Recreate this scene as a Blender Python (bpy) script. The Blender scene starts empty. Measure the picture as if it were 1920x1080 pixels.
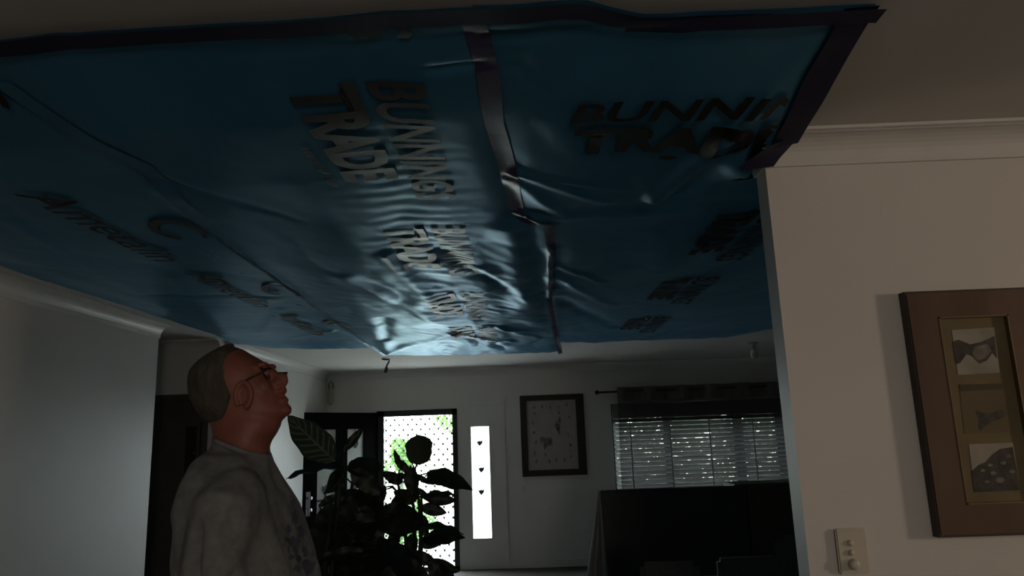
import bpy, bmesh, math, random
from mathutils import Vector, Matrix, noise, Euler
R = math.radians
random.seed(7)
scene = bpy.context.scene
COL = scene.collection
CAMZ = 1.58          # camera height above the floor
CEIL = 2.48          # ceiling height
F = 1372.8           # focal length in pixels of the 1920 x 1080 frame

# ------------------------------------------------------------------ camera
def cam_axes(p, r, y):
    f = Vector((-math.sin(y)*math.cos(p), math.cos(y)*math.cos(p), math.sin(p)))
    r0 = Vector((math.cos(y), math.sin(y), 0)); u0 = r0.cross(f)
    return (math.cos(r)*r0 + math.sin(r)*u0, -math.sin(r)*r0 + math.cos(r)*u0, f)
CA, CB, CC = cam_axes(R(11.5015), R(-2.058), R(0.8253))
cam = bpy.data.cameras.new('camera'); camo = bpy.data.objects.new('camera', cam); COL.objects.link(camo)
cam.sensor_width = 36.0; cam.lens = 36.0*F/1920.0; cam.clip_start = 0.05; cam.clip_end = 200
m3 = Matrix((CA, CB, -CC)).transposed()
camo.matrix_world = Matrix.Translation((0, 0, CAMZ)) @ m3.to_4x4()
scene.camera = camo

# ------------------------------------------------------------------ view, world, lights
vs = scene.view_settings
vs.view_transform = 'Standard'; vs.look = 'None'; vs.gamma = 1.0; vs.use_curve_mapping = False
vs.exposure = 0.0
scene.cycles.max_bounces = 10; scene.cycles.diffuse_bounces = 5; scene.cycles.glossy_bounces = 4
scene.cycles.transparent_max_bounces = 16; scene.cycles.caustics_refractive = False; scene.cycles.caustics_reflective = False
scene.cycles.sample_clamp_indirect = 6.0
w = bpy.data.worlds.new('overcast_sky'); scene.world = w; w.use_nodes = True
bg = w.node_tree.nodes['Background']; bg.inputs[0].default_value = (0.80, 0.93, 1.0, 1); bg.inputs[1].default_value = 18.0

def area(name, loc, rot, sx, sy, energy, color=(1, 1, 1), portal=False):
    l = bpy.data.lights.new(name, 'AREA'); l.shape = 'RECTANGLE'; l.size = sx; l.size_y = sy
    l.energy = energy; l.color = color
    if portal: l.cycles.is_portal = True
    o = bpy.data.objects.new(name, l); COL.objects.link(o); o.location = loc; o.rotation_euler = rot
    return o
YF = 9.5             # room face of the front wall
area('door_portal', (-1.41, YF+0.14, 0.98), (R(-90), 0, 0), 0.95, 1.96, 1, portal=True)
area('sidelight_portal', (-0.61, YF+0.14, 1.05), (R(-90), 0, 0), 0.29, 1.42, 1, portal=True)
area('window_portal', (2.5, YF+0.14, 1.4), (R(-90), 0, 0), 2.9, 1.1, 1, portal=True)
# warm low daylight entering by the end window of the kitchen, right of the camera
area('kitchen_window_light', (7.93, -1.0, 1.95), (0, R(90), 0), 0.7, 0.6, 92, (1.0, 0.74, 0.52))

# added fill light for the man, in a made-up opening behind the camera
area('back_fill_light', (0.9, -3.12, 1.65), (R(90), 0, 0), 0.8, 0.8, 24, (1.0, 0.86, 0.72))

# ------------------------------------------------------------------ back-projection onto real planes (pixels of the 1920 x 1080 photo)
def ray(px, py): return CC + CA*((px-960)/F) - CB*((py-540)/F)
def onY(px, py, Y):
    d = ray(px, py); d = d*(Y/d.y); return Vector((d.x, Y, d.z+CAMZ))
def onZ(px, py, z):
    d = ray(px, py); d = d*((z-CAMZ)/d.z); return Vector((d.x, d.y, z))
def lerp(a, b, t): return a+(b-a)*t
def interp(tab, v):
    if v <= tab[0][0]: return tab[0][1]
    for (a, fa), (b, fb) in zip(tab, tab[1:]):
        if v <= b: return fa+(fb-fa)*(v-a)/(b-a)
    return tab[-1][1]
def smooth(a, b, v):
    t = max(0.0, min(1.0, (v-a)/(b-a))); return t*t*(3-2*t)

# ------------------------------------------------------------------ materials
MATS = {}
def mat(name, col, rough=0.6, metal=0.0, spec=0.5, var=0.12, scale=8.0, bump=0.0, bscale=60.0, stretch=(1, 1, 1), coat=0.0):
    m = bpy.data.materials.new(name); m.use_nodes = True; nt = m.node_tree; b = nt.nodes['Principled BSDF']
    b.inputs['Roughness'].default_value = rough; b.inputs['Metallic'].default_value = metal
    b.inputs['Specular IOR Level'].default_value = spec; b.inputs['Coat Weight'].default_value = coat
    tc = nt.nodes.new('ShaderNodeTexCoord'); mp = nt.nodes.new('ShaderNodeMapping'); mp.inputs['Scale'].default_value = stretch
    nt.links.new(tc.outputs['Object'], mp.inputs['Vector'])
    n = nt.nodes.new('ShaderNodeTexNoise'); n.inputs['Scale'].default_value = scale; n.inputs['Detail'].default_value = 4
    nt.links.new(mp.outputs[0], n.inputs['Vector'])
    r = nt.nodes.new('ShaderNodeValToRGB')
    r.color_ramp.elements[0].position = 0.3; r.color_ramp.elements[1].position = 0.7
    r.color_ramp.elements[0].color = [c*(1-var) for c in col]+[1]; r.color_ramp.elements[1].color = [min(1, c*(1+var)) for c in col]+[1]
    nt.links.new(n.outputs['Fac'], r.inputs['Fac']); nt.links.new(r.outputs[0], b.inputs['Base Color'])
    if bump:
        n2 = nt.nodes.new('ShaderNodeTexNoise'); n2.inputs['Scale'].default_value = bscale; n2.inputs['Detail'].default_value = 3
        nt.links.new(mp.outputs[0], n2.inputs['Vector'])
        bp = nt.nodes.new('ShaderNodeBump'); bp.inputs['Strength'].default_value = bump; bp.inputs['Distance'].default_value = 0.01
        nt.links.new(n2.outputs['Fac'], bp.inputs['Height']); nt.links.new(bp.outputs[0], b.inputs['Normal'])
    MATS[name] = m
    return m
def sheer(name, col, transp, rough=0.8, translucent=0.5):
    m = mat(name, col, rough); nt = m.node_tree; b = nt.nodes['Principled BSDF']; out = nt.nodes['Material Output']
    t = nt.nodes.new('ShaderNodeBsdfTransparent'); tl = nt.nodes.new('ShaderNodeBsdfTranslucent'); tl.inputs[0].default_value = (*col, 1)
    a = nt.nodes.new('ShaderNodeMixShader'); a.inputs[0].default_value = translucent
    nt.links.new(b.outputs[0], a.inputs[1]); nt.links.new(tl.outputs[0], a.inputs[2])
    c = nt.nodes.new('ShaderNodeMixShader'); c.inputs[0].default_value = transp
    nt.links.new(a.outputs[0], c.inputs[1]); nt.links.new(t.outputs[0], c.inputs[2]); nt.links.new(c.outputs[0], out.inputs['Surface'])
    return m

M_WALL = mat('wall_paint', (0.66, 0.65, 0.63), 0.46, var=0.03, scale=2, bump=0.05, bscale=150)
M_CEIL = mat('ceiling_paint', (0.64, 0.63, 0.61), 0.8, var=0.03, scale=2)
M_TRIM = mat('white_gloss_trim', (0.66, 0.66, 0.65), 0.4, var=0.03)
M_FLOOR = mat('dark_timber_floor', (0.085, 0.078, 0.070), 0.9, spec=0.1, var=0.3, scale=4, stretch=(1, 12, 1))
M_TARP = mat('blue_plastic', (0.060, 0.230, 0.390), 0.36, spec=0.36, var=0.10, scale=3, bump=0.06, bscale=26)
def tint_gloss(m, col, rough, ior):      # pigmented film: coloured reflection over the diffuse blue
    nt = m.node_tree; b = nt.nodes['Principled BSDF']; b.inputs['Specular IOR Level'].default_value = 0.0
    g = nt.nodes.new('ShaderNodeBsdfGlossy'); g.inputs['Color'].default_value = (*col, 1); g.inputs['Roughness'].default_value = rough
    f = nt.nodes.new('ShaderNodeFresnel'); f.inputs['IOR'].default_value = ior
    x = nt.nodes.new('ShaderNodeMixShader'); nt.links.new(f.outputs[0], x.inputs[0]); nt.links.new(b.outputs[0], x.inputs[1]); nt.links.new(g.outputs[0], x.inputs[2])
    if b.inputs['Normal'].links:
        src = b.inputs['Normal'].links[0].from_socket; nt.links.new(src, g.inputs['Normal']); nt.links.new(src, f.inputs['Normal'])
    nt.links.new(x.outputs[0], nt.nodes['Material Output'].inputs['Surface'])
tint_gloss(M_TARP, (0.48, 0.62, 0.73), 0.35, 1.30)
M_TAPE = mat('dark_blue_tape', (0.016, 0.014, 0.055), 0.6, spec=0.2, var=0.1, scale=10)
M_TAPE2 = mat('lilac_joining_tape', (0.070, 0.066, 0.135), 0.38, spec=0.22, var=0.15, scale=14, bump=0.15, bscale=40)
M_PRINT = mat('olive_black_print', (0.008, 0.007, 0.003), 0.55, spec=0.25, var=0.1)
M_PRINT2 = mat('brown_black_print', (0.024, 0.018, 0.009), 0.5, spec=0.3, var=0.2)
M_PRINT3 = mat('pale_brown_print', (0.075, 0.062, 0.044), 0.42, spec=0.42, var=0.5, scale=14)  # paler, patchier brown for the farther repeats of the print
M_DARKWOOD = mat('dark_stained_timber', (0.004, 0.0035, 0.0035), 0.9, spec=0.03, var=0.3, scale=5, stretch=(8, 8, 1))
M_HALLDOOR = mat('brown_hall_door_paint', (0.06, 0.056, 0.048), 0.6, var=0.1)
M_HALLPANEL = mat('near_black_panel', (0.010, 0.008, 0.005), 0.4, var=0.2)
M_BLACK = mat('black_steel', (0.010, 0.010, 0.012), 0.45, var=0.1)
M_CHROME = mat('chrome', (0.6, 0.6, 0.62), 0.2, metal=1.0, var=0.05)
M_SKIN = mat('skin', (0.30, 0.105, 0.075), 0.5, var=0.12, scale=18, bump=0.1, bscale=180)
M_HAIR = mat('grey_hair', (0.085, 0.074, 0.062), 0.8, var=0.35, scale=60, bump=0.6, bscale=160, stretch=(1, 1, 0.4))
M_SHIRT = mat('grey_marle_cotton', (0.215, 0.222, 0.228), 0.9, var=0.18, scale=45, bump=0.15, bscale=220)
M_SHIRTPRINT = mat('faded_navy_print', (0.11, 0.112, 0.15), 0.9, var=0.3, scale=25)
M_TROUSER = mat('dark_denim', (0.03, 0.035, 0.05), 0.9, var=0.2)
M_SHOE = mat('black_leather', (0.02, 0.02, 0.02), 0.5)
M_EYE = mat('eye_white', (0.34, 0.26, 0.22), 0.25)
M_GLASSFRAME = mat('dark_brown_spectacle_frame', (0.02, 0.013, 0.01), 0.3)
M_LENS = sheer('spectacle_lens', (0.8, 0.85, 0.85), 0.85, 0.05, 0.0)
M_STEM = mat('plant_stem', (0.03, 0.05, 0.018), 0.6, var=0.3)
M_POT = mat('terracotta_pot', (0.25, 0.10, 0.05), 0.8)
M_SOIL = mat('potting_soil', (0.03, 0.02, 0.015), 0.95)
M_BRUSHED = mat('brushed_brown_frame', (0.125, 0.080, 0.055), 0.42, var=0.35, scale=1.6, metal=0.35, stretch=(3, 3, 0.6))
M_FRAMEEDGE = mat('dark_frame_edge', (0.035, 0.018, 0.014), 0.5)
M_MAT = mat('olive_mat_board', (0.165, 0.130, 0.066), 0.8, var=0.15, scale=9)
M_GILT = mat('gilt_slip', (0.20, 0.155, 0.095), 0.35, metal=0.3)
M_PAPER = mat('grey_photo_paper', (0.30, 0.28, 0.24), 0.7, var=0.2, scale=12)
M_SEPIA = mat('sepia_photo', (0.12, 0.092, 0.045), 0.7, var=0.15, scale=9)
M_SEPIAD = mat('sepia_photo_dark', (0.06, 0.045, 0.025), 0.7, var=0.2)
M_PHOTOD = mat('photo_dark_grey', (0.05, 0.046, 0.042), 0.7, var=0.5, scale=45)
M_PHOTOM = mat('photo_mid_grey', (0.15, 0.14, 0.12), 0.7, var=0.4, scale=40)
M_PLASTIC = mat('cream_switch_plastic', (0.58, 0.55, 0.47), 0.4, var=0.04)
M_PICFRAME = mat('dark_picture_frame', (0.016, 0.010, 0.008), 0.5, var=0.2)
M_PICPAPER = mat('pale_art_paper', (0.36, 0.325, 0.31), 0.6, var=0.06)
M_PICINK = mat('mauve_ink', (0.21, 0.145, 0.155), 0.7, var=0.5, scale=40)
M_ROD = mat('black_curtain_rod', (0.008, 0.007, 0.007), 0.5)
M_CURT = sheer('charcoal_sheer_curtain', (0.075, 0.072, 0.066), 0.30, 0.95, 0.02)
M_SLAT = mat('blind_slat', (0.26, 0.26, 0.25), 0.6, var=0.05)
M_TV = mat('black_television', (0.06, 0.06, 0.062), 0.6, spec=0.25)
M_CAB = mat('dark_cabinet', (0.06, 0.054, 0.038), 0.6, var=0.2)
M_SHEET = mat('white_drop_sheet', (0.36, 0.38, 0.40), 0.8, var=0.05)
M_CHAIR = mat('charcoal_upholstery', (0.10, 0.10, 0.105), 0.85, var=0.15, scale=30)
M_PAVE = mat('pale_concrete_path', (0.55, 0.53, 0.48), 0.9, var=0.1, scale=3)
M_FENCE = mat('cream_fence', (0.62, 0.58, 0.46), 0.8)
M_BLOOM = mat('pale_ornament', (0.50, 0.48, 0.36), 0.7)
M_PANE = sheer('ribbed_door_glass', (0.80, 0.84, 0.80), 0.25, 0.4, 0.2)
M_FROST = sheer('frosted_sidelight_glass', (0.85, 0.88, 0.88), 0.45, 0.4, 0.8)
M_CLEAR = sheer('window_glass', (0.8, 0.85, 0.85), 0.92, 0.05, 0.0)
M_MOTIF = mat('leadlight_motif', (0.02, 0.022, 0.028), 0.6)
M_AMBER = mat('amber_light_blocker', (0.5, 0.36, 0.22), 0.8)  # for the added panels that stop sky light at the kitchen openings
M_WIRE = mat('dark_cable', (0.035, 0.03, 0.025), 0.6)
M_BULB = mat('white_lamp_holder', (0.45, 0.44, 0.41), 0.5)

def leaf_material(name, base, vein, k, tl):
    m = bpy.data.materials.new(name); m.use_nodes = True; nt = m.node_tree; b = nt.nodes['Principled BSDF']
    b.inputs['Roughness'].default_value = 0.45
    uv = nt.nodes.new('ShaderNodeAttribute'); uv.attribute_name = 'leaf_uv'
    s = nt.nodes.new('ShaderNodeSeparateXYZ'); nt.links.new(uv.outputs['Vector'], s.inputs[0])
    def mth(op, a, bv=None, c=None):
        n = nt.nodes.new('ShaderNodeMath'); n.operation = op
        for i, v in enumerate((a, bv, c)):
            if v is None: continue
            if isinstance(v, (int, float)): n.inputs[i].default_value = v
            else: nt.links.new(v, n.inputs[i])
        return n.outputs[0]
    av = mth('ABSOLUTE', s.outputs['Y'])
    ph = mth('MULTIPLY', mth('SUBTRACT', s.outputs['X'], mth('MULTIPLY', av, 0.22)), k)
    st = mth('POWER', mth('ABSOLUTE', mth('COSINE', ph)), 9.0)
    mid = mth('LESS_THAN', av, 0.06)
    fac = mth('MAXIMUM', mth('MULTIPLY', st, mth('LESS_THAN', av, 0.86)), mid)
    nz = nt.nodes.new('ShaderNodeTexNoise'); nz.inputs['Scale'].default_value = 9.0
    fac = mth('MULTIPLY', fac, mth('ADD', nz.outputs['Fac'], 0.35))
    mx = nt.nodes.new('ShaderNodeMix'); mx.data_type = 'RGBA'
    mx.inputs[6].default_value = (*base, 1); mx.inputs[7].default_value = (*vein, 1)
    nt.links.new(fac, mx.inputs[0]); nt.links.new(mx.outputs[2], b.inputs['Base Color'])
    t = nt.nodes.new('ShaderNodeBsdfTranslucent'); t.inputs[0].default_value = (base[0]*2.2, base[1]*3.0, base[2]*1.2, 1)
    ms = nt.nodes.new('ShaderNodeMixShader'); ms.inputs[0].default_value = tl
    nt.links.new(b.outputs[0], ms.inputs[1]); nt.links.new(t.outputs[0], ms.inputs[2])
    nt.links.new(ms.outputs[0], nt.nodes['Material Output'].inputs['Surface'])
    return m
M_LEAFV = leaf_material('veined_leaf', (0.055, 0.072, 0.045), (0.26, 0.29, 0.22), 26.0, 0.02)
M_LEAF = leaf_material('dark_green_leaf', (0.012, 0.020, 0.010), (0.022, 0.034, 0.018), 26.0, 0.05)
M_HEDGE = leaf_material('added_hedge_leaf', (0.09, 0.10, 0.085), (0.10, 0.11, 0.09), 9.0, 0.3)  # foliage of the added hedge that dims the window
M_GARDEN = leaf_material('garden_leaf', (0.045, 0.10, 0.015), (0.06, 0.14, 0.02), 9.0, 0.35)

# ------------------------------------------------------------------ mesh helpers
class MB:
    def __init__(s): s.v = []; s.f = []
    def add(s, vs, fs):
        o = len(s.v); s.v += [tuple(v) for v in vs]; s.f += [tuple(i+o for i in f) for f in fs]; return s
    def box(s, x0, x1, y0, y1, z0, z1, bev=0.0):
        if bev:
            bm = bmesh.new(); bmesh.ops.create_cube(bm, size=1)
            for v in bm.verts: v.co = Vector((lerp(x0, x1, v.co.x+.5), lerp(y0, y1, v.co.y+.5), lerp(z0, z1, v.co.z+.5)))
            bmesh.ops.bevel(bm, geom=bm.edges[:], offset=bev, segments=2, affect='EDGES')
            bm.verts.index_update()
            s.add([v.co[:] for v in bm.verts], [[v.index for v in f.verts] for f in bm.faces]); bm.free(); return s
        p = [(x, y, z) for x in (x0, x1) for y in (y0, y1) for z in (z0, z1)]
        return s.add(p, [(0, 1, 3, 2), (4, 6, 7, 5), (0, 4, 5, 1), (2, 3, 7, 6), (0, 2, 6, 4), (1, 5, 7, 3)])
    def tube(s, pts, r, n=8, caps=True):
        pts = [Vector(p) for p in pts]; rs = r if isinstance(r, (list, tuple)) else [r]*len(pts)
        vs = []; fs = []; ref = None
        for i, p in enumerate(pts):
            t = (pts[min(i+1, len(pts)-1)]-pts[max(i-1, 0)]).normalized()
            if ref is None: ref = t.orthogonal().normalized()
            a = (ref-t*ref.dot(t))
            a = a.normalized() if a.length > 1e-6 else t.orthogonal().normalized()
            ref = a; b = t.cross(a)
            for k in range(n):
                an = 2*math.pi*k/n; vs.append(p+(a*math.cos(an)+b*math.sin(an))*rs[i])
        for i in range(len(pts)-1):
            for k in range(n):
                fs.append((i*n+k, i*n+(k+1) % n, (i+1)*n+(k+1) % n, (i+1)*n+k))
        if caps: fs.append(tuple(range(n))[::-1]); fs.append(tuple((len(pts)-1)*n+k for k in range(n)))
        return s.add(vs, fs)
    def lathe(s, prof, c=(0, 0, 0), n=20, axis='Z'):
        vs = []; fs = []; c = Vector(c)
        for (r, h) in prof:
            for k in range(n):
                a = 2*math.pi*k/n; x, y = r*math.cos(a), r*math.sin(a)
                vs.append(c+Vector((x, y, h) if axis == 'Z' else ((x, h, y) if axis == 'Y' else (h, x, y))))
        for i in range(len(prof)-1):
            for k in range(n): fs.append((i*n+k, i*n+(k+1) % n, (i+1)*n+(k+1) % n, (i+1)*n+k))
        fs.append(tuple(range(n))); fs.append(tuple((len(prof)-1)*n+k for k in range(n)))
        return s.add(vs, fs)
    def ell(s, c, r, rot=None, nu=18, nv=12):
        c = Vector(c); vs = []; fs = []
        for j in range(nv+1):
            t = math.pi*j/nv
            for i in range(nu):
                a = 2*math.pi*i/nu
                p = Vector((r[0]*math.sin(t)*math.cos(a), r[1]*math.sin(t)*math.sin(a), r[2]*math.cos(t)))
                if rot: p = rot @ p
                vs.append(c+p)
        for j in range(nv):
            for i in range(nu): fs.append((j*nu+i, j*nu+(i+1) % nu, (j+1)*nu+(i+1) % nu, (j+1)*nu+i))
        return s.add(vs, fs)
    def loft(s, rings):
        n = len(rings[0]); vs = [p for r in rings for p in r]; fs = []
        for i in range(len(rings)-1):
            for k in range(n): fs.append((i*n+k, i*n+(k+1) % n, (i+1)*n+(k+1) % n, (i+1)*n+k))
        fs.append(tuple(range(n))[::-1]); fs.append(tuple((len(rings)-1)*n+k for k in range(n)))
        return s.add(vs, fs)
    def prism(s, poly, y0, y1):        # polygon in x,z extruded along y
        n = len(poly); vs = [(x, y0, z) for x, z in poly]+[(x, y1, z) for x, z in poly]
        return s.add(vs, [tuple(range(n)), tuple(range(2*n-1, n-1, -1))]+[(k, k+n, (k+1) % n+n, (k+1) % n) for k in range(n)])
    def build(s, name, m, parent=None, sm=False, fix=True):
        me = bpy.data.meshes.new(name); me.from_pydata(s.v, [], s.f); me.update()
        if fix:
            bm = bmesh.new(); bm.from_mesh(me); bmesh.ops.recalc_face_normals(bm, faces=bm.faces[:]); bm.to_mesh(me); bm.free()
        return link(name, me, m, parent, sm)
def link(name, me, m, parent=None, sm=False):
    if m and not me.materials: me.materials.append(m)
    if sm:
        for p in me.polygons: p.use_smooth = True
    o = bpy.data.objects.new(name, me); COL.objects.link(o)
    if parent: o.parent = parent; o.matrix_parent_inverse = Matrix.Identity(4)
    return o
def local(o):         # keep world coordinates of a mesh under a parent that is not at the origin
    if o.parent: o.matrix_parent_inverse = o.parent.matrix_basis.inverted()
    return o
def empty(name, loc=(0, 0, 0)):
    o = bpy.data.objects.new(name, None); COL.objects.link(o); o.location = loc; o.empty_display_size = 0.1; return o
def tag(o, label, cat=None, group=None, kind=None):
    if label: o['label'] = label
    if cat: o['category'] = cat
    if group: o['group'] = group
    if kind: o['kind'] = kind
    return o
def struct(o, label=None): o['kind'] = 'structure'; return tag(o, label)
def wall_y(x0, x1, z0, z1, ya, yb, holes):   # wall slab facing +-y with holes (x0,x1,z0,z1)
    mb = MB(); xs = sorted({x0, x1, *[h[0] for h in holes], *[h[1] for h in holes]}); zs = sorted({z0, z1, *[h[2] for h in holes], *[h[3] for h in holes]})
    for a, b in zip(xs, xs[1:]):
        for c, d in zip(zs, zs[1:]):
            mx, mz = (a+b)/2, (c+d)/2
            if any(h[0] < mx < h[1] and h[2] < mz < h[3] for h in holes): continue
            for y in (ya, yb): mb.add([(a, y, c), (b, y, c), (b, y, d), (a, y, d)], [(0, 1, 2, 3)])
    for (a, b, c, d) in [(x0, x1, z0, z1)]+list(holes):
        mb.add([(a, ya, c), (b, ya, c), (b, ya, d), (a, ya, d), (a, yb, c), (b, yb, c), (b, yb, d), (a, yb, d)],
               [(0, 1, 5, 4), (1, 2, 6, 5), (2, 3, 7, 6), (3, 0, 4, 7)])
    return mb

# ================================================================== THE ROOM
XL = -2.70           # left wall face
XE = -2.58           # left wall of the entry, beyond the hall
YN = 2.21            # face of the wall with the three-photo frame
XN = 0.782           # free end of that wall
struct(MB().box(-6, 8.2, -3.2, YF+.2, -0.1, 0).build('floor', M_FLOOR))
struct(MB().box(-6, 8.2, -3.2, YF+.2, CEIL, CEIL+.1).build('ceiling', M_CEIL))
struct(MB().box(XL-.1, XL, -3.1, 5.32, 0, CEIL).build('wall_left', M_WALL))
struct(MB().box(XN, 8.0, YN, YN+.09, 0, CEIL).build('wall_right', M_WALL), 'beige wall with the three-photo frame and the light switch')
# hall that leaves to the left, its far wall and the dark door in it
DH0, DH1, DHT = -3.75, -2.66, 2.03
struct(wall_y(-6, XE, 0, CEIL, 6.15, 6.25, [(DH0, DH1, 0.0, DHT)]).build('wall_hall', M_WALL))
struct(MB().box(XE-.1, XE, 6.25, YF, 0, CEIL).build('wall_entry', M_WALL))
struct(MB().box(-6, -5.9, 5.2, 6.3, 0, CEIL).build('wall_hall_end', M_WALL))
struct(MB().box(-6, XL-.1, 5.22, 5.32, 0, CEIL).build('wall_hall_near', M_WALL))
# front wall with door, sidelight and window
DX0, DX1, DZ = -1.93, -0.90, 1.965
SX0, SX1, SZ0, SZ1 = -0.745, -0.478, 0.345, 1.745
WX0, WX1, WZ0, WZ1 = 1.07, 3.95, 0.86, 1.95
struct(wall_y(XE-.1, 4.4, 0, CEIL, YF, YF+.12, [(DX0, DX1, 0, DZ), (SX0, SX1, SZ0, SZ1), (WX0, WX1, WZ0, WZ1)]).build('wall_front', M_WALL))
struct(MB().box(4.3, 4.4, YN+.09, YF, 0, CEIL).build('wall_living_right', M_WALL))
# kitchen behind and to the right of the camera
struct(wall_y(XL-.1, 8.0, 0, CEIL, -3.2, -3.1, [(.5, 1.3, 1.25, 2.05)]).build('wall_back', M_WALL))
fr = MB()
for (a, b, c, d) in ((.5, .54, 1.25, 2.05), (1.26, 1.3, 1.25, 2.05), (.54, 1.26, 1.25, 1.29), (.54, 1.26, 2.01, 2.05)): fr.box(a, b, -3.13, -3.09, c, d)
struct(fr.build('added_window', M_TRIM)); struct(MB().box(.49, 1.31, -3.175, -3.16, 1.24, 2.06).build('added_window_blocker', M_AMBER))  # added frame around the fill light; opaque panel behind it blocks the sky
kw = MB()
for (a, b, c, d) in ((-3.1, -1.35, 0, CEIL), (-.65, YN, 0, CEIL), (-1.35, -.65, 0, 1.55), (-1.35, -.65, 2.35, CEIL)):
    kw.box(7.9, 8.0, a, b, c, d)
struct(kw.build('wall_kitchen_end', M_WALL))
fr = MB()
for (a, b, c, d) in ((-1.35, -1.32, 1.55, 2.35), (-.68, -.65, 1.55, 2.35), (-1.32, -.68, 1.55, 1.58), (-1.32, -.68, 2.32, 2.35)):
    fr.box(7.88, 7.92, a, b, c, d)
struct(fr.build('window_3', M_TRIM)); struct(MB().box(7.96, 7.975, -1.36, -.64, 1.54, 2.36).build('window_3_blocker', M_AMBER))  # opaque panel added behind the light to shut out stray sky light

struct(MB().box(2.45, 2.55, -3.1, 1.32, 0, CEIL).build('wall_light_blocker', M_WALL))  # added wall out of view, keeps the end-window light off the man
# cove cornices
PROF = [(0, -.095), (.010, -.095), (.012, -.082)]+[(.012+.068*(1-math.cos(a)), -.082+.068*math.sin(a)) for a in [math.pi/2*k/7 for k in range(1, 8)]]+[(.082, -.012), (.095, -.010), (.095, 0), (0, 0)]
def cornice(name, p0, p1, nrm, m0=0, m1=0):
    p0, p1, nrm = Vector(p0), Vector(p1), Vector(nrm); d = (p1-p0).normalized()
    rings = [[tuple(p+nrm*q[0]+d*(mm*q[0])+Vector((0, 0, CEIL+q[1]-.0005))) for q in PROF] for p, mm in ((p0, -m0), (p1, m1))]
    o = MB().loft(rings).build(name, M_TRIM); struct(o); return o
cornice('trim_1', (XN, YN, 0), (7.9, YN, 0), (0, -1, 0), 1, 0)
cornice('trim_2', (XN, YN, 0), (XN, YN+.09, 0), (-1, 0, 0), 1, 0)
cornice('trim_3', (XL, -3.1, 0), (XL, 5.32, 0), (1, 0, 0), 0, 0)
cornice('trim_4', (XE, YF, 0), (4.3, YF, 0), (0, -1, 0), 0, 0)
cornice('trim_5', (XE, 6.25, 0), (XE, YF, 0), (1, 0, 0), 0, 0)
cornice('trim_6', (-5.9, 6.15, 0), (XE, 6.15, 0), (0, -1, 0), 0, 0)
# architrave at the right of the door unit and head casing
for i, (a, b, c, d) in enumerate(((-.345, -.29, 0, 2.02), (-.90, -.29, 1.995, 2.045))):
    struct(MB().box(a, b, YF-.018, YF, c, d, .004).build('trim_%d' % (7+i), M_TRIM))
for nm, (a, b, c, d) in {'baseboard_left': (XL, XL+.015, -3.1, 5.32), 'baseboard_right': (XN, 7.9, YN-.015, YN), 'baseboard_front': (-.29, 4.3, YF-.015, YF)}.items():
    struct(MB().box(a, b, c, d, 0.0, .09).build(nm, M_TRIM))

# ---------------- dark door in the hall
hd = struct(empty('door_2', ((DH0+DH1)/2, 6.17, 0)))
o = MB().box(DH0, DH1, 6.19, 6.23, 0, DHT).build('door_slab', M_HALLDOOR, hd); local(o)
fr = MB()
for (a, b, c, d) in ((DH0, DH0+.05, 0, DHT), (DH1-.05, DH1, 0, DHT), (DH0, DH1, DHT-.05, DHT)): fr.box(a, b, 6.15, 6.19, c, d)
local(fr.build('door_frame', M_HALLDOOR, hd))
pp = onY(350, 800, 6.18)
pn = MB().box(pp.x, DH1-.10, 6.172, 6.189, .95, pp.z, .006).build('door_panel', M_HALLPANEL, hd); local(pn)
bd = MB()
for (a, b, c, d) in ((pp.x-.03, pp.x, .92, pp.z+.03), (pp.x, DH1-.10, pp.z, pp.z+.03), (DH1-.10, DH1-.07, .92, pp.z+.03)): bd.box(a, b, 6.166, 6.189, c, d)
local(bd.build('panel_moulding', M_HALLDOOR, hd))
kp = onY(364, 849, 6.15)
kn = MB().lathe([(.004, .02), (.006, 0), (.010, -.01), (.009, -.022), (.002, -.026)], (kp.x, 6.168, kp.z), 12, 'Y').build('door_knob', M_CHROME, hd, True); local(kn)

# ---------------- entry door leaf, opened inwards
HX, HY = -1.93, YF-.01
E2 = onY(568, 764, 8.55); ex = E2.x+.0
LD = Vector((ex-HX, 8.55-HY, 0)); LW = LD.length; LD.normalize(); LN = Vector((-LD.y, LD.x, 0))
if LN.y > 0: LN = -LN          # towards the room
LH = 1.945
leaf = struct(empty('door_1', (HX, HY, 0)))
def lp(u, v, z): return Vector((HX, HY, 0))+LD*u+LN*v+Vector((0, 0, z))
def leafbox(name, u0, u1, z0, z1, v0, v1, m, par=leaf):
    ps = [lp(u, v, z) for u in (u0, u1) for v in (v0, v1) for z in (z0, z1)]
    mb = MB().add(ps, [(0, 1, 3, 2), (4, 6, 7, 5), (0, 4, 5, 1), (2, 3, 7, 6), (0, 2, 6, 4), (1, 5, 7, 3)])
    o = mb.build(name, m, par); o.matrix_parent_inverse = leaf.matrix_basis.inverted(); return o
U = [0, .20*LW, .43*LW, .58*LW, .82*LW, LW]; PZ0, PZ1 = .42, 1.745
leafbox('stile', U[0], U[1], 0.01, LH, -.02, .02, M_DARKWOOD)
leafbox('stile', U[4], U[5], 0.01, LH, -.02, .02, M_DARKWOOD)
leafbox('mullion', U[2], U[3], PZ0, PZ1, -.02, .02, M_DARKWOOD)
leafbox('top_rail', U[1], U[4], PZ1, LH, -.02, .02, M_DARKWOOD)
leafbox('bottom_rail', U[1], U[4], 0.01, PZ0, -.02, .02, M_DARKWOOD)
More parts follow.
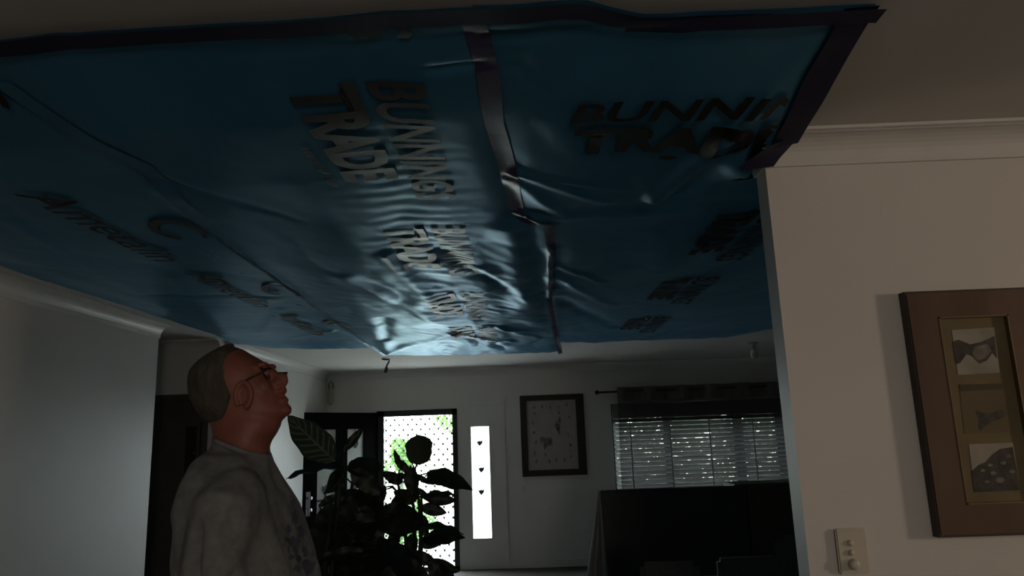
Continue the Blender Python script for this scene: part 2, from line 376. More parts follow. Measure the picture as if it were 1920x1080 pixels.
for (u0, u1, fl) in ((U[1], U[2], 0), (U[3], U[4], 1)):
    g = leafbox('pane', u0, u1, PZ0, PZ1, -.004, .004, M_PANE)
    mo = MB(); wd = u1-u0; uc = (u0+u1)/2
    def motif(poly, zc, sc):
        ps = [lp(uc+(a*sc)*wd, .006, zc+b*sc*wd) for a, b in poly]; qs = [p+LN*.004 for p in ps]; n = len(ps)
        mo.add(ps+qs, [tuple(range(n)), tuple(range(2*n-1, n-1, -1))]+[(k, k+n, (k+1) % n+n, (k+1) % n) for k in range(n)])
    tulip = [(-.18, .2), (-.20, .02), (-.10, -.14), (0, -.20), (.10, -.14), (.20, .02), (.18, .2), (.08, .09), (0, .24), (-.08, .09)]
    motif(tulip, 1.56, .9); motif(tulip, 1.05, .95)
    motif([(-.5, .04), (.5, .04), (.5, -.05), (-.5, -.05)], .935, 1.0)
    def curl(pts, r):
        mo.tube([lp(uc+a*wd, .008, b) for a, b in pts], r, 6)
    curl([(0, 1.01), (0, .80), (.05, .66), (.2, .52)], .006)
    curl([(-.28, .90), (-.22, .84), (-.10, .80), (-.02, .72)], .010); curl([(.34, .90), (.24, .84), (.12, .80), (.02, .72)], .010)
    curl([(.30, .74), (.16, .76), (.08, .70), (.10, .62), (.22, .60)], .008); curl([(-.34, .60), (-.24, .66), (-.12, .62), (-.12, .54), (-.3, .5)], .010)
    curl([(0, 1.60), (0, 1.74)], .004)
    k = mo.build('leadlight', M_MOTIF, g)
pl = leafbox('lock_plate', LW-.11, LW-.045, .78, 1.05, .02, .028, M_CHROME)
km = MB()
for z in (.85, .98):
    c = lp(LW-.075, .028, z); km.tube([c, c+LN*.02, c+LN*.045, c+LN*.06], [.010, .010, .024, .016], 12)
k = km.build('door_knob', M_CHROME, leaf, True); k.matrix_parent_inverse = leaf.matrix_basis.inverted()

# ---------------- security screen door in the opening
sd = struct(empty('door_3', ((DX0+DX1)/2, YF+.05, 0)))
fr = MB(); FW = .062
for (a, b, c, d) in ((DX0, DX0+FW+.03, 0, DZ), (DX1-FW, DX1, 0, DZ), (DX0, DX1, DZ-.075, DZ), (DX0, DX1, 0.0, .05)):
    fr.box(a+.0005, b-.0005, YF-.015, YF+.06, c+.0005, d-.0005)
local(fr.build('screen_frame', M_BLACK, sd))
GX0, GX1, GZ0, GZ1 = DX0+FW+.03, DX1-FW, .05, DZ-.075
g = MB(); dx, dz = .112, .129
def clipseg(x0, z0, x1, z1):
    t0, t1 = 0.0, 1.0
    for p, q in ((x0-x1, x0-GX0), (x1-x0, GX1-x0), (z0-z1, z0-GZ0), (z1-z0, GZ1-z0)):
        if abs(p) < 1e-9:
            if q < 0: return None
            continue
        t = q/p
        if p < 0: t0 = max(t0, t)
        else: t1 = min(t1, t)
    return (lerp(x0, x1, t0), lerp(z0, z1, t0), lerp(x0, x1, t1), lerp(z0, z1, t1)) if t1-t0 > 1e-4 else None
for i in range(-24, 24):
    for s in (1, -1):
        xa = GX0+.02+i*dx; seg = clipseg(xa, GZ0-.01, xa+s*dx/dz*(GZ1-GZ0+.02), GZ1+.01)
        if seg: g.tube([(seg[0], YF+.035+.004*s, seg[1]), (seg[2], YF+.035+.004*s, seg[3])], .0045, 5)
for a in range(0, 9):
    for b in range(0, 32):
        x = GX0+.02+(a+(b % 2)/2)*dx; z = GZ0-.01+b*dz/2
        if GX0 < x < GX1 and GZ0 < z < GZ1: g.ell((x, YF+.035, z), (.013, .009, .016), None, 6, 4)
local(g.build('diamond_grille', M_BLACK, sd))

# ---------------- frosted sidelight
sw = struct(empty('window_1', ((SX0+SX1)/2, YF+.05, SZ0)))
local(MB().box(SX0, SX1, YF+.055, YF+.063, SZ0, SZ1).build('pane', M_FROST, sw))
fr = MB()
for (a, b, c, d) in ((SX0, SX0+.018, SZ0, SZ1), (SX1-.018, SX1, SZ0, SZ1), (SX0, SX1, SZ0, SZ0+.018), (SX0, SX1, SZ1-.018, SZ1)): fr.box(a, b, YF-.006, YF+.055, c, d)
local(fr.build('window_frame', M_TRIM, sw))
mo = MB()
for (px, py) in ((899, 831), (902, 881), (902, 923)):
    c = onY(px, py, YF+.05); mo.prism([(c.x+a*.19, c.z+b*.19) for a, b in ((-.2, .2), (-.14, .0), (0, -.2), (.2, .0), (.2, .2), (.05, .12), (0, .22), (-.08, .1))], YF+.048, YF+.053)
for pts in (((896, 941), (899, 946), (900, 950)), ((907, 953), (904, 957), (905, 961)), ((896, 973), (898, 968), (901, 969))):
    mo.tube([onY(a, b, YF+.052) for a, b in pts], .003, 5)
local(mo.build('leadlight', M_MOTIF, sw))

# ---------------- window, blind, curtain
wn = struct(empty('window_2', ((WX0+WX1)/2, YF+.08, WZ0)))
local(MB().box(WX0, WX1, YF+.098, YF+.102, WZ0, WZ1).build('pane', M_CLEAR, wn))
fr = MB()
for (a, b, c, d) in ((WX0, WX0+.05, WZ0, WZ1), (WX1-.05, WX1, WZ0, WZ1), (WX0, WX1, WZ0, WZ0+.05), (WX0, WX1, WZ1-.05, WZ1), (1.73, 1.81, WZ0, WZ1), (2.62, 2.74, WZ0, WZ1), (3.16, 3.28, WZ0, WZ1)): fr.box(a, b, YF+.08, YF+.12, c, d)
local(fr.build('window_frame', M_BLACK, wn))
bl = tag(empty('venetian_blind', ((WX0+WX1)/2, YF+.03, WZ1)), 'wide horizontal-slat blind glinting with daylight behind the sheer curtain', 'blind')
local(MB().box(WX0+.02, WX1-.02, YF+.005, YF+.055, WZ1-.19, WZ1-.005, .004).build('head_rail', M_SLAT, bl))
zz = WZ1-.215; ang = R(60); hw = .026; sl = None; pitch = .0545
while zz > WZ0+.03:
    if sl is None:
        mb = MB(); L2 = (WX1-WX0)/2-.022; ring = []
        for x in (-L2, L2):
            ring.append([(x, t*math.cos(ang)+h*math.sin(ang), t*math.sin(ang)-h*math.cos(ang)) for t, h in ((-hw, 0), (0, .003), (hw, 0), (hw, -.0025), (0, .0005), (-hw, -.0025))])
        sl = mb.loft(ring).build('slat', M_SLAT, bl); so = sl
    else:
        so = sl.copy(); COL.objects.link(so); so.parent = bl
    so.matrix_parent_inverse = Matrix.Identity(4); so.location = (0, 0, zz-WZ1)
    so.rotation_euler = (R(random.uniform(-1.5, 1.5)), 0, 0)
    zz -= pitch
for x in (1.30, 1.80, 2.30, 2.85, 3.4): local(MB().box(x-.008, x+.008, YF+.002, YF+.004, WZ0+.02, WZ1-.2).build('ladder_tape', M_SLAT, bl))
rz = onY(1118, 736, YF-.09); 
rod = tag(empty('curtain_rod', (rz.x, YF-.09, rz.z)), 'black curtain rod with a knob end above the window', 'curtain rod')
local(MB().tube([(rz.x+.03, YF-.09, rz.z), (4.15, YF-.09, rz.z)], .013, 10).build('rod', M_ROD, rod, True))
local(MB().lathe([(.010, .04), (.016, .03), (.026, .02), (.028, .005), (.022, -.01), (.008, -.016)], (rz.x, YF-.09, rz.z), 14, 'X').build('finial', M_ROD, rod, True))
local(MB().tube([(rz.x+.10, YF-.09, rz.z), (rz.x+.10, YF-.001, rz.z)], .008, 8).build('bracket', M_ROD, rod, True))
ct = tag(empty('eyelet_curtain', (2.5, YF-.09, .12)), 'charcoal sheer eyelet curtain hanging in front of the blind', 'curtain')
cx0 = onY(1157, 760, YF-.09).x; cx1 = 4.05; NX, NZ = 200, 26; per = .385
def curtain(z0, z1, m, name, amp_top):
    mb = MB(); vs = []
    for j in range(NZ+1):
        z = lerp(z1, z0, j/NZ)
        for i in range(NX+1):
            x = lerp(cx0, cx1, i/NX); ph = 2*math.pi*(x-cx0)/per+.9
            a = .040+.008*math.sin(x*5.1); y = YF-.09-a*math.sin(ph+.12*math.sin(z*2))-.006*math.sin(3.1*ph+z)
            vs.append((x+.01*math.sin(z*3+x*7), y, z))
    fs = [(j*(NX+1)+i, j*(NX+1)+i+1, (j+1)*(NX+1)+i+1, (j+1)*(NX+1)+i) for j in range(NZ) for i in range(NX)]
    return mb.add(vs, fs).build(name, m, ct, True, fix=False)
M_CURTH = mat('charcoal_curtain_header', (0.15, 0.142, 0.13), 0.9, var=0.15)
local(curtain(.10, rz.z-.12, M_CURT, 'sheer_cloth', 1)); local(curtain(rz.z-.12, rz.z+.055, M_CURTH, 'header_band', 1))

# ================================================================== BLUE TARP UNDER THE CEILING
SEAM = [(1.3, -1.25), (1.59, -1.23), (1.88, -1.19), (2.09, -1.14), (2.4, -1.18), (2.77, -1.22), (3.65, -1.27), (4.79, -1.32), (5.66, -1.36), (7.0, -1.37), (7.6, -1.38)]
RIDGE = [(1.3, -.09), (1.6, -.065), (1.91, -.06), (2.29, -.03), (2.73, -.01), (2.80, .01), (2.90, .12), (3.48, .15), (4.62, .18), (5.78, .24), (7.6, .37)]
NEAR = [(-2.5, 1.47), (-1.1, 1.425), (-.6, 1.40), (-.09, 1.385), (.16, 1.385), (.277, 1.44), (.80, 1.45)]
def far_y(x):
    if x < -1.4: return interp([(-2.46, 6.15), (-2.2, 6.35), (-1.9, 6.5), (-1.4, 6.62)], x)
    return interp([(.30, 6.75), (1.85, 6.80), (1.95, 6.62), (2.1, 6.3), (2.4, 6.22), (4, 6.2)], x)
CRE = [  # creases: x0,y0,x1,y1,width,depth (negative = hangs down)
 (-.01, 2.30, .33, 2.66, .018, -.014), (-.01, 2.30, .38, 2.52, .014, -.010), (-.02, 2.36, .16, 2.78, .02, -.016),
 (.0, 2.74, .14, 2.92, .012, -.022), (.15, 3.3, .17, 4.5, .016, -.022), (.17, 3.9, .60, 4.9, .03, -.02), (.17, 3.7, .45, 4.1, .02, -.016),
 (.2, 4.6, .75, 6.0, .05, .03), (.2, 4.3, .28, 6.3, .03, -.02), (-.05, 2.9, .02, 4.6, .05, -.022), (.05, 2.95, .10, 4.3, .03, .018),
 (-.35, 3.2, -.05, 4.2, .035, .018), (-.2, 3.5, .1, 4.6, .03, -.018), (-.62, 3.2, -.5, 4.6, .03, -.014), (-.9, 3.6, -.55, 5.2, .05, -.02),
 (-1.3, 6.9, -.55, 5.6, .04, -.025), (-.55, 5.6, -.1, 6.5, .03, -.02), (-1.3, 6.9, -1.05, 5.2, .05, -.03), (-1.15, 6.0, -.95, 4.9, .04, .03), (-.15, 5.5, .15, 6.4, .03, -.02),
 (-.3, 5.3, .1, 5.9, .02, -.015), (.62, 2.02, .50, 2.62, .025, -.03), (.60, 2.62, .66, 2.30, .03, .03), (.62, 2.05, .72, 1.55, .03, -.014), (.5, 2.6, .42, 2.35, .025, -.02),
 (.05, 2.76, .92, 2.71, .05, .010), (.05, 2.84, .6, 2.83, .03, -.008), (-1.2, 2.3, -1.26, 4.2, .02, -.012), (-1.05, 2.3, -.98, 3.2, .05, -.008), (-1.15, 2.2, -.85, 2.7, .02, .008), (-.75, 2.3, -.72, 3.3, .06, -.010),
 (.85, 3.3, .7, 4.9, .06, -.02), (.6, 3.1, .75, 3.9, .03, -.012), (-.06, 1.5, .35, 1.48, .012, .012), (-.09, 1.48, -.7, 1.52, .012, .004), (.35, 1.5, .55, 2.2, .05, -.006),
 (-.2, 1.62, -.07, 1.60, .012, .012), (.02, 1.62, .08, 1.75, .02, .012), (.1, 1.9, .2, 2.2, .03, -.01), (-1.5, 5.6, -1.9, 5.9, .03, -.015), (-1.45, 4.2, -2.1, 4.0, .03, .010), (-1.9, 2.6, -2.2, 4.4, .03, -.008), (-1.8, 2.4, -2.0, 3.2, .02, .006), (-1.75, 3.6, -2.25, 5.4, .04, -.010), (-1.55, 4.6, -2.0, 5.5, .03, -.012)]
CRE = [(a, b, c, d, wd*1.35, dp) for a, b, c, d, wd, dp in CRE]
CBUCK = {}
for c_ in CRE:
    ex_, ey_ = .3*(c_[2]-c_[0]), .3*(c_[3]-c_[1]); w3 = c_[4]*3
    xs_ = (c_[0]-w3, c_[2]-w3, c_[0]+w3, c_[2]+w3); ys_ = (c_[1]-w3, c_[3]-w3, c_[1]+w3, c_[3]+w3)
    for bx_ in range(math.floor(min(xs_)/.2), math.floor(max(xs_)/.2)+1):
        for by_ in range(math.floor(min(ys_)/.2), math.floor(max(ys_)/.2)+1): CBUCK.setdefault((bx_, by_), []).append(c_)
def tz(x, y):
    ny = interp(NEAR, x); e = min(smooth(0, .5, y-ny), 1.0)
    z = -.012-.036*e
    ef = smooth(0, .5, (7.45 if interp(SEAM, y) < x < interp(RIDGE, y) else far_y(x))-y)
    z -= .020*(1-ef)
    z += .022*(1-smooth(0, .25, x+2.44))
    sx, rx = interp(SEAM, y), interp(RIDGE, y)
    if sx < x < rx:
        t = (x-sx)/(rx-sx); z -= (.035*smooth(2.5, 4.5, y)*(1-.6*smooth(5.6, 7.2, y)))*(math.sin(math.pi*t)**.6)+.012*smooth(2.2, 3.5, y)*(1-.6*smooth(5.8, 7.2, y))
    z += .010*math.exp(-((x-rx)/.06)**2)*smooth(1.6, 2.2, y)
    for (x0, y0, x1, y1, wd, dp) in CBUCK.get((math.floor(x/.2), math.floor(y/.2)), ()):
        ddx, ddy = x1-x0, y1-y0; L = ddx*ddx+ddy*ddy; t = ((x-x0)*ddx+(y-y0)*ddy)/L
        if t < -.3 or t > 1.3: continue
        tc_ = max(0, min(1, t)); d = math.hypot(x-x0-ddx*tc_, y-y0-ddy*tc_)
        if d < wd*3: z += .85*dp*math.exp(-(d/wd)**2)*(1-.4*tc_)
    # crumpled film: more towards the middle and the far end
    am = .35+1.0*smooth(2.2, 4.2, y)*math.exp(-((x+.35)/1.0)**2)
    n = noise.noise(Vector((x*2.6+.7*noise.noise(Vector((x*3, y*1.5, 3))), y*1.1, 1.3)))
    z += am*(.014*(1-abs(n)*2.2)+.006*noise.noise(Vector((x*7, y*3.2, 5.1)))+.0035*noise.noise(Vector((x*15-y*6, y*8, 8.0))))
    # fine cross ripples where the print has shrunk the film
    z -= .055*math.exp(-((x-.74)/.08)**2-((y-2.24)/.14)**2)
    rip = math.exp(-((x+.42)/.20)**2)*smooth(1.7, 2.3, y)*(1-smooth(4.8, 6.0, y))
    z += .0011*rip*math.sin(y*120/(1+.18*(y-1.6))+4*noise.noise(Vector((x*6, y*4, 0))))
    return min(CEIL-.004, CEIL+z)
tarp = tag(empty('blue_plastic_tarp', (-.5, 4.0, CEIL)), 'crinkled blue plastic tarp taped up under the whole ceiling', 'tarp')
def grid_sheet(name, xl, xr, ny, y0f, y1f, m, nx, drop=0.0, keep=None, clip=True):
    vs = []; fs = []
    for j in range(ny+1):
        v = j/ny
        for i in range(nx+1):
            u = i/nx; ya = 1.4; 
            # iterate the column so that edges may slant
            y = lerp(1.40, 6.7, v); x = lerp(xl(y), xr(y), u)
            y = lerp(y0f(x), y1f(x), v); x = lerp(xl(y), xr(y), u)
            vs.append((x, y, tz(x, y)-drop))
    for j in range(ny):
        for i in range(nx):
            q = (j*(nx+1)+i, j*(nx+1)+i+1, (j+1)*(nx+1)+i+1, (j+1)*(nx+1)+i)
            if keep:
                cx = sum(vs[k][0] for k in q)/4; cy = sum(vs[k][1] for k in q)/4
                if not keep(cx, cy): continue
            fs.append(q[::-1])
    o = MB().add(vs, fs).build(name, m, tarp, True, fix=False); local(o); return o
nearf = lambda x: interp(NEAR, x)
grid_sheet('left_sheet', lambda y: -2.455-.0*y, lambda y: interp(SEAM, y), 260, nearf, far_y, M_TARP, 62)
grid_sheet('centre_sheet', lambda y: interp(SEAM, y)-.03, lambda y: interp(RIDGE, y)+.01, 460, nearf, lambda x: interp([(-1.4, 7.22), (.4, 7.40)], x), M_TARP, 100, .004)
def keep_right(x, y):
    if y < 2.02: return x < .79+.07*(y-1.45)
    if y < 2.10: return x < .77
    if y < 2.40: return x < .735
    return True
grid_sheet('right_sheet', lambda y: interp(RIDGE, y), lambda y: 2.75, 300, nearf, far_y, M_TARP, 140, 0, keep_right)
# tapes
def strip(name, pts, wd, m, drop=.005, n=90, flat=None):
    P = [Vector((p[0], p[1])) for p in pts]; cum = [0]
    for a, b in zip(P, P[1:]): cum.append(cum[-1]+(b-a).length)
    vs = []; fs = []
    for i in range(n+1):
        s = cum[-1]*i/n; k = max(j for j in range(len(cum)) if cum[j] <= s+1e-9); k = min(k, len(P)-2)
        t = (s-cum[k])/(cum[k+1]-cum[k]); c = P[k].lerp(P[k+1], t); d = (P[k+1]-P[k]).normalized(); nn = Vector((-d.y, d.x))
        ww = wd*(1+.12*noise.noise(Vector((s*5, 2.2, wd))))
        for q in (-1, -.5, 0, .5, 1):
            p = c+nn*q*ww/2; z = (tz(p.x, p.y) if flat is None else min(tz(p.x, p.y), flat))-drop; vs.append((p.x, p.y, z))
    for i in range(n):
        for q in range(4): fs.append(((i+1)*5+q, (i+1)*5+q+1, i*5+q+1, i*5+q))
    o = MB().add(vs, fs).build(name, m, tarp, True, fix=False); local(o); return o
strip('edge_tape', [(x, y+.022) for x, y in NEAR if x < .3]+[(.56, 1.467)], .055, M_TAPE, .014, 160)
strip('edge_tape', [(.25, 1.465), (.81, 1.472)], .052, M_TAPE, .016, 50)
strip('edge_tape', [(.755, 1.44), (.775, 1.75), (.806, 2.09)], .075, M_TAPE, .012, 50)
# end of the right tape, folded down over the cornice
tp = [Vector(p) for p in ((.745, 2.05, CEIL-.085), (.845, 2.06, CEIL-.050), (.712, 2.09, CEIL-.100), (.845, 2.10, CEIL-.050), (.695, 2.12, CEIL-.106), (.835, 2.130, CEIL-.060), (.685, 2.15, CEIL-.110), (.815, 2.165, CEIL-.080), (.692, 2.172, CEIL-.114), (.80, 2.185, CEIL-.100))]
o = MB().add(tp, [(0, 1, 3, 2), (2, 3, 5, 4), (4, 5, 7, 6), (6, 7, 9, 8)]).build('edge_tape', M_TAPE, tarp, True); local(o)
strip('joining_tape', [(-.085, 1.43)]+[(x, y) for y, x in RIDGE if 1.35 < y < 2.79], .055, M_TAPE2, .006, 120)
strip('joining_tape', [(x, y) for y, x in RIDGE if y > 2.7], .045, M_TAPE2, .006, 160)
strip('joining_tape', [(x, y) for y, x in SEAM if 1.5 < y < 6.9], .05, mat('blue_joining_tape', (.05, .20, .36), .42, spec=.12), .008, 220)
# printing on the film
def print_text(txt, m, mapf, width, height, bold=0.0, shear=0.0, keep=None, name='lettering'):
    c = bpy.data.curves.new('t', 'FONT'); c.body = txt; c.size = 1.0; c.offset = bold; c.shear = shear; c.resolution_u = 3
    o = bpy.data.objects.new('t', c); COL.objects.link(o)
    bpy.context.view_layer.update()
    me = bpy.data.meshes.new_from_object(o.evaluated_get(bpy.context.evaluated_depsgraph_get())); bpy.data.objects.remove(o); bpy.data.curves.remove(c)
    bm = bmesh.new(); bm.from_mesh(me); bpy.data.meshes.remove(me)
    xs = [v.co.x for v in bm.verts]; ys = [v.co.y for v in bm.verts]; x0, x1, y0, y1 = min(xs), max(xs), min(ys), max(ys)
    for v in bm.verts:
        a, b = mapf((v.co.x-x0)/(x1-x0)*width, (v.co.y-y0)/(y1-y0)*height); v.co = (a, b, 0)
    print_mesh(bm, m, keep, name)
def print_mesh(bm, m, keep, name='lettering'):
    xs = [v.co.x for v in bm.verts]; ys = [v.co.y for v in bm.verts]; st = .022
    for ax, lo, hi in ((0, min(xs), max(xs)), (1, min(ys), max(ys))):
        k = math.ceil(lo/st)
        while k*st < hi:
            co = [0, 0, 0]; no = [0, 0, 0]; co[ax] = k*st; no[ax] = 1
            bmesh.ops.bisect_plane(bm, geom=bm.verts[:]+bm.edges[:]+bm.faces[:], plane_co=co, plane_no=no, dist=1e-5); k += 1
    if keep:
        bmesh.ops.delete(bm, geom=[f for f in bm.faces if not keep(*f.calc_center_median()[:2])], context='FACES')
    for v in bm.verts: v.co.z = tz(v.co.x, v.co.y)-.0115
    if not bm.faces: bm.free(); return
    bm.normal_update()
    for f in bm.faces:
        if f.normal.z > 0: f.normal_flip()
    me = bpy.data.meshes.new(name); bm.to_mesh(me); bm.free(); local(link(name, me, m, tarp, True))
k_near = lambda x, y: x < .735 and y > 1.46
alongY = lambda x0, y0: (lambda u, v: (x0+v, y0+u))
print_text('BUNNINGS', M_PRINT, lambda u, v: (.15+u, 1.905-v+.01*u), .86, .115, .022, .15, k_near)
print_text('TRADE', M_PRINT, lambda u, v: (.165+u, 2.125-v+.03*u), .64, .185, .045, .0, k_near)
def blobs(pts, m, keep, name='small_print'):
    bm = bmesh.new()
    for (x, y, rx, ry) in pts:
        bm.faces.new([bm.verts.new((x+rx*math.cos(a), y+ry*math.sin(a), 0)) for a in [k*math.pi/5 for k in range(10)]])
    print_mesh(bm, m, keep, name)
blobs([(.47, 2.175, .030, .018)], M_PRINT, k_near)
def inroom(x, y): return y > nearf(x)+.046 and (y < 7.3)
for y0 in (.615, 1.64, 2.84, 4.08, 5.32):
    mm = M_PRINT if y0 < 1 else (M_PRINT2 if y0 < 2 else M_PRINT3)
    print_text('BUNNINGS', mm, alongY(-.365, y0), .87, .145, .022, .15, inroom)
    print_text('TRADE', mm, alongY(-.565, y0), .64, .175, .045, 0, inroom)
    if 1 < y0 < 3: blobs([(-.612+.004*math.sin(k*3), y0+.34+k*.030, .012, .010) for k in range(12)], mm, inroom)
for y0 in (2.80, 4.05, 5.45):
    kr = lambda x, y: y < far_y(x)-.05
    print_text('BUNNINGS', M_PRINT, alongY(.985, y0), .87, .14, .022, .15, kr)
    print_text('TRADE', M_PRINT, alongY(.80, y0), .64, .165, .045, 0, kr)
def crescent(x0, y0, keep):
    bm = bmesh.new(); n = 40; a0, a1 = R(40), R(330); out = []; inn = []
    for i in range(n+1):
        a = lerp(a0, a1, i/n); th = .014+.020*math.sin(math.pi*i/n)+(.014 if i > n*.86 else 0)
        out.append(bm.verts.new((x0+.095*math.sin(a), y0+.15*math.cos(a), 0))); inn.append(bm.verts.new((x0+(.095-th)*math.sin(a), y0+(.15-th*1.5)*math.cos(a), 0)))
    for i in range(n): bm.faces.new((out[i], out[i+1], inn[i+1], inn[i]))
    print_mesh(bm, M_PRINT, keep, 'emblem')
kl = lambda x, y: nearf(x)+.05 < y < far_y(x)-.05
for y0 in (1.10, 2.26, 3.48, 4.72):
    print_text('Ametalin', M_PRINT, alongY(-1.665, y0), .95, .15, .008, .12, kl)
    crescent(-1.345, y0+.49, kl)

# ================================================================== MAN
YM = 1.80
def cp(x, y): return (330+x/4.3214, 630+y/4.3214)
def hp(x, y):
    p = onY(*cp(x, y), YM); return Vector((p.x, p.z))
PIV = hp(560, 470); TH = R(27)
def rot2(v, a): return Vector((v.x*math.cos(a)-v.y*math.sin(a), v.x*math.sin(a)+v.y*math.cos(a)))
def up(v): return rot2(v-PIV, -TH)              # to upright head coordinates
def dn(x, y, z): q = rot2(Vector((x, z)), TH)+PIV; return Vector((q.x, YM+y, q.y))
BACK = [up(hp(*p)) for p in ((470, 76), (400, 92), (310, 128), (240, 178), (188, 242), (155, 320), (143, 400), (153, 470), (192, 560), (240, 636), (285, 680), (330, 720))]
FRONT = [up(hp(*p)) for p in ((470, 76), (530, 100), (600, 146), (680, 188), (730, 224), (752, 262), (775, 330), (812, 395), (835, 440), (842, 490), (862, 530), (890, 565), (905, 600), (900, 635), (878, 655))]
ZT = max(BACK[0].y, FRONT[0].y)+.002; ZB = min(FRONT[-1].y, FRONT[-2].y)-.002
btab = sorted([(p.y, p.x) for p in BACK]); ftab = sorted([(p.y, p.x) for p in FRONT])
WID = [(0, .026), (.06, .042), (.14, .054), (.25, .063), (.38, .069), (.5, .073), (.62, .076), (.75, .076), (.85, .069), (.93, .052), (.98, .028), (1, .010)]
def head_ring(t, grow=0.0, n=40):
    z = lerp(ZB, ZT, t); fx = interp(ftab, z); bx = interp(btab, z)
    if t < .35: bx = max(bx, fx-lerp(.115, .19, t/.35))
    if t > .93: k = (t-.93)/.07; fx, bx = lerp(fx, (fx+bx)/2+.02, k*.75), lerp(bx, (fx+bx)/2-.02, k*.75)
    wd = interp(WID, t)+grow; fx += grow; bx -= grow; cx = lerp(bx, fx, .46); out = []
    for k in range(n):
        a = 2*math.pi*k/n; c, s = math.cos(a), math.sin(a); e = .86 if c > 0 else .95
        x = cx+(fx-cx if c > 0 else cx-bx)*math.copysign(abs(c)**e, c); y = wd*math.copysign(abs(s)**.92, s)
        out.append((x, y, z))
    return out
HR = [head_ring(i/30) for i in range(31)]
body = MB()
body.loft([[dn(*p) for p in r] for r in HR])
RH = Matrix.Rotation(-TH, 3, 'Y')
def hell(cx, cy, y, r, extra=0.0):           # ellipsoid at crop point, lateral offset y
    q = up(hp(cx, cy)); body.ell(dn(q.x, y, q.y), r, Matrix.Rotation(-TH-extra, 3, 'Y'), 16, 10)
hell(800, 318, 0, (.011, .010, .026), R(22)); hell(842, 352, 0, (.021, .014, .016)); hell(868, 371, 0, (.0135, .0125, .0125))
for s in (-1, 1):
    hell(838, 385, s*.012, (.012, .009, .010)); hell(735, 250, s*.028, (.014, .026, .009)); hell(740, 420, s*.034, (.020, .020, .026))
    q_ = onY(*cp(548, 478), YM-.080); c = Vector((q_.x, YM+s*.077, q_.z))
    RE = Matrix.Rotation(-R(2), 3, 'Y')
    for k in range(16):                      # ear rim
        a = math.pi*(.02+1.62*k/15)+R(-70)
        body.ell(c+RE @ Vector((-.019*math.cos(a)*(-1), s*.006, .030*math.sin(a))), (.0065, .007, .0065), None, 8, 6)
    body.ell(c+Vector((.004, 0, 0)), (.018, .006, .026), RE, 12, 8); body.ell(c+Vector((.008, s*.003, -.027)), (.009, .006, .010), None, 10, 6)
hell(858, 450, 0, (.013, .020, .009)); hell(868, 528, 0, (.014, .019, .010)); hell(888, 600, 0, (.015, .020, .015))
def slice_ring(z, bx, fx, wd, n=36, e=.85, y0=YM):
    cx = (bx+fx)/2; out = []
    for k in range(n):
        a = 2*math.pi*k/n; c, s = math.cos(a), math.sin(a)
        out.append((cx+(fx-bx)/2*math.copysign(abs(c)**e, c), y0+wd*math.copysign(abs(s)**e, s), z))
    return out
def px_x(px, py, Y=YM): return onY(px, py, Y).x
def px_z(py, px=450, Y=YM): return onY(px, py, Y).z
neck = []
for (bx, fx, yc, wd) in ((300, 752, 960, .074), (322, 748, 900, .068), (318, 768, 850, .064), (312, 812, 790, .063), (300, 845, 730, .062), (270, 850, 680, .060), (300, 830, 620, .055)):
    a, b = hp(bx, yc), hp(fx, yc); neck.append(slice_ring((a.y+b.y)/2, a.x, b.x, wd, e=.95))
body.loft(neck[::-1])
TOR = [(838, 408, 470, .080), (850, 376, 500, .105), (870, 356, 514, .150), (895, 337, 527, .185), (928, 324, 547, .205), (960, 318, 562, .208), (1000, 313, 575, .205), (1040, 312, 589, .202), (1080, 318, 599, .200), (1150, 326, 612, .200), (1240, 330, 606, .195), (1320, 330, 588, .190), (1400, 326, 570, .192)]
def torso(shrink):
    rg = []
    for (py, b, f, wd) in TOR: rg.append(slice_ring(px_z(py), px_x(b, py, YM-.5*wd)+shrink, px_x(f, py, YM+.35*wd)-shrink, wd-shrink, e=.86))
    return rg[::-1]
body.loft(torso(.018))
ZS = px_z(918); XS = px_x(425, 918)
def limb(mb, pts, rs, n=18):
    P = [Vector(p) for p in pts]; Q = []; RR = []
    for i in range(len(P)-1):
        for k in range(4): Q.append(P[i].lerp(P[i+1], k/4)); RR.append(lerp(rs[i], rs[i+1], k/4))
    Q.append(P[-1]); RR.append(rs[-1]); mb.tube(Q, RR, n)
    for q, r in ((Q[0], RR[0]), (Q[-1], RR[-1])): mb.ell(q, (r, r, r), None, 14, 8)
ARM = []
for s in (-1, 1):
    ao = .066 if s < 0 else -.03
    sh = Vector((XS+ao, YM+s*.168, ZS-.02)); el = Vector((XS+ao-.005, YM+s*.222, ZS-.30)); wr = Vector((XS+ao+.09, YM+s*.235, ZS-.54)); ARM.append((sh, el, wr))
    limb(body, (sh, el), (.052, .044)); limb(body, (el, wr), (.044, .028))
    hd_ = (wr-el).normalized(); pc = wr+hd_*.05
    body.ell(pc, (.036, .016, .052), Matrix.Rotation(-.25, 3, 'Y'), 14, 10)
    for k, (off, ln) in enumerate(((.030, .070), (.011, .080), (-.009, .075), (-.027, .060))):
        b0 = pc+hd_*.042+Vector((off, 0, 0)); b1 = b0+hd_*ln*.5+Vector((.004, -s*.006, 0)); b2 = b1+hd_*ln*.5+Vector((-.002, -s*.016, 0))
        limb(body, (b0, b1, b2), (.0092, .0085, .007), 10)
    t0 = pc+Vector((.030, 0, .01)); limb(body, (t0, t0+hd_*.03+Vector((.022, -s*.008, 0)), t0+hd_*.062+Vector((.026, -s*.018, 0))), (.012, .010, .008), 10)
ZH = px_z(1400); XH = px_x(448, 1400)
for s in (-1, 1):
    limb(body, ((XH, YM+s*.095, ZH), (XH+.01, YM+s*.10, .50), (XH-.01, YM+s*.105, .09)), (.085, .056, .040))
    limb(body, ((XH-.03, YM+s*.105, .045), (XH+.14, YM+s*.12, .035)), (.036, .030))
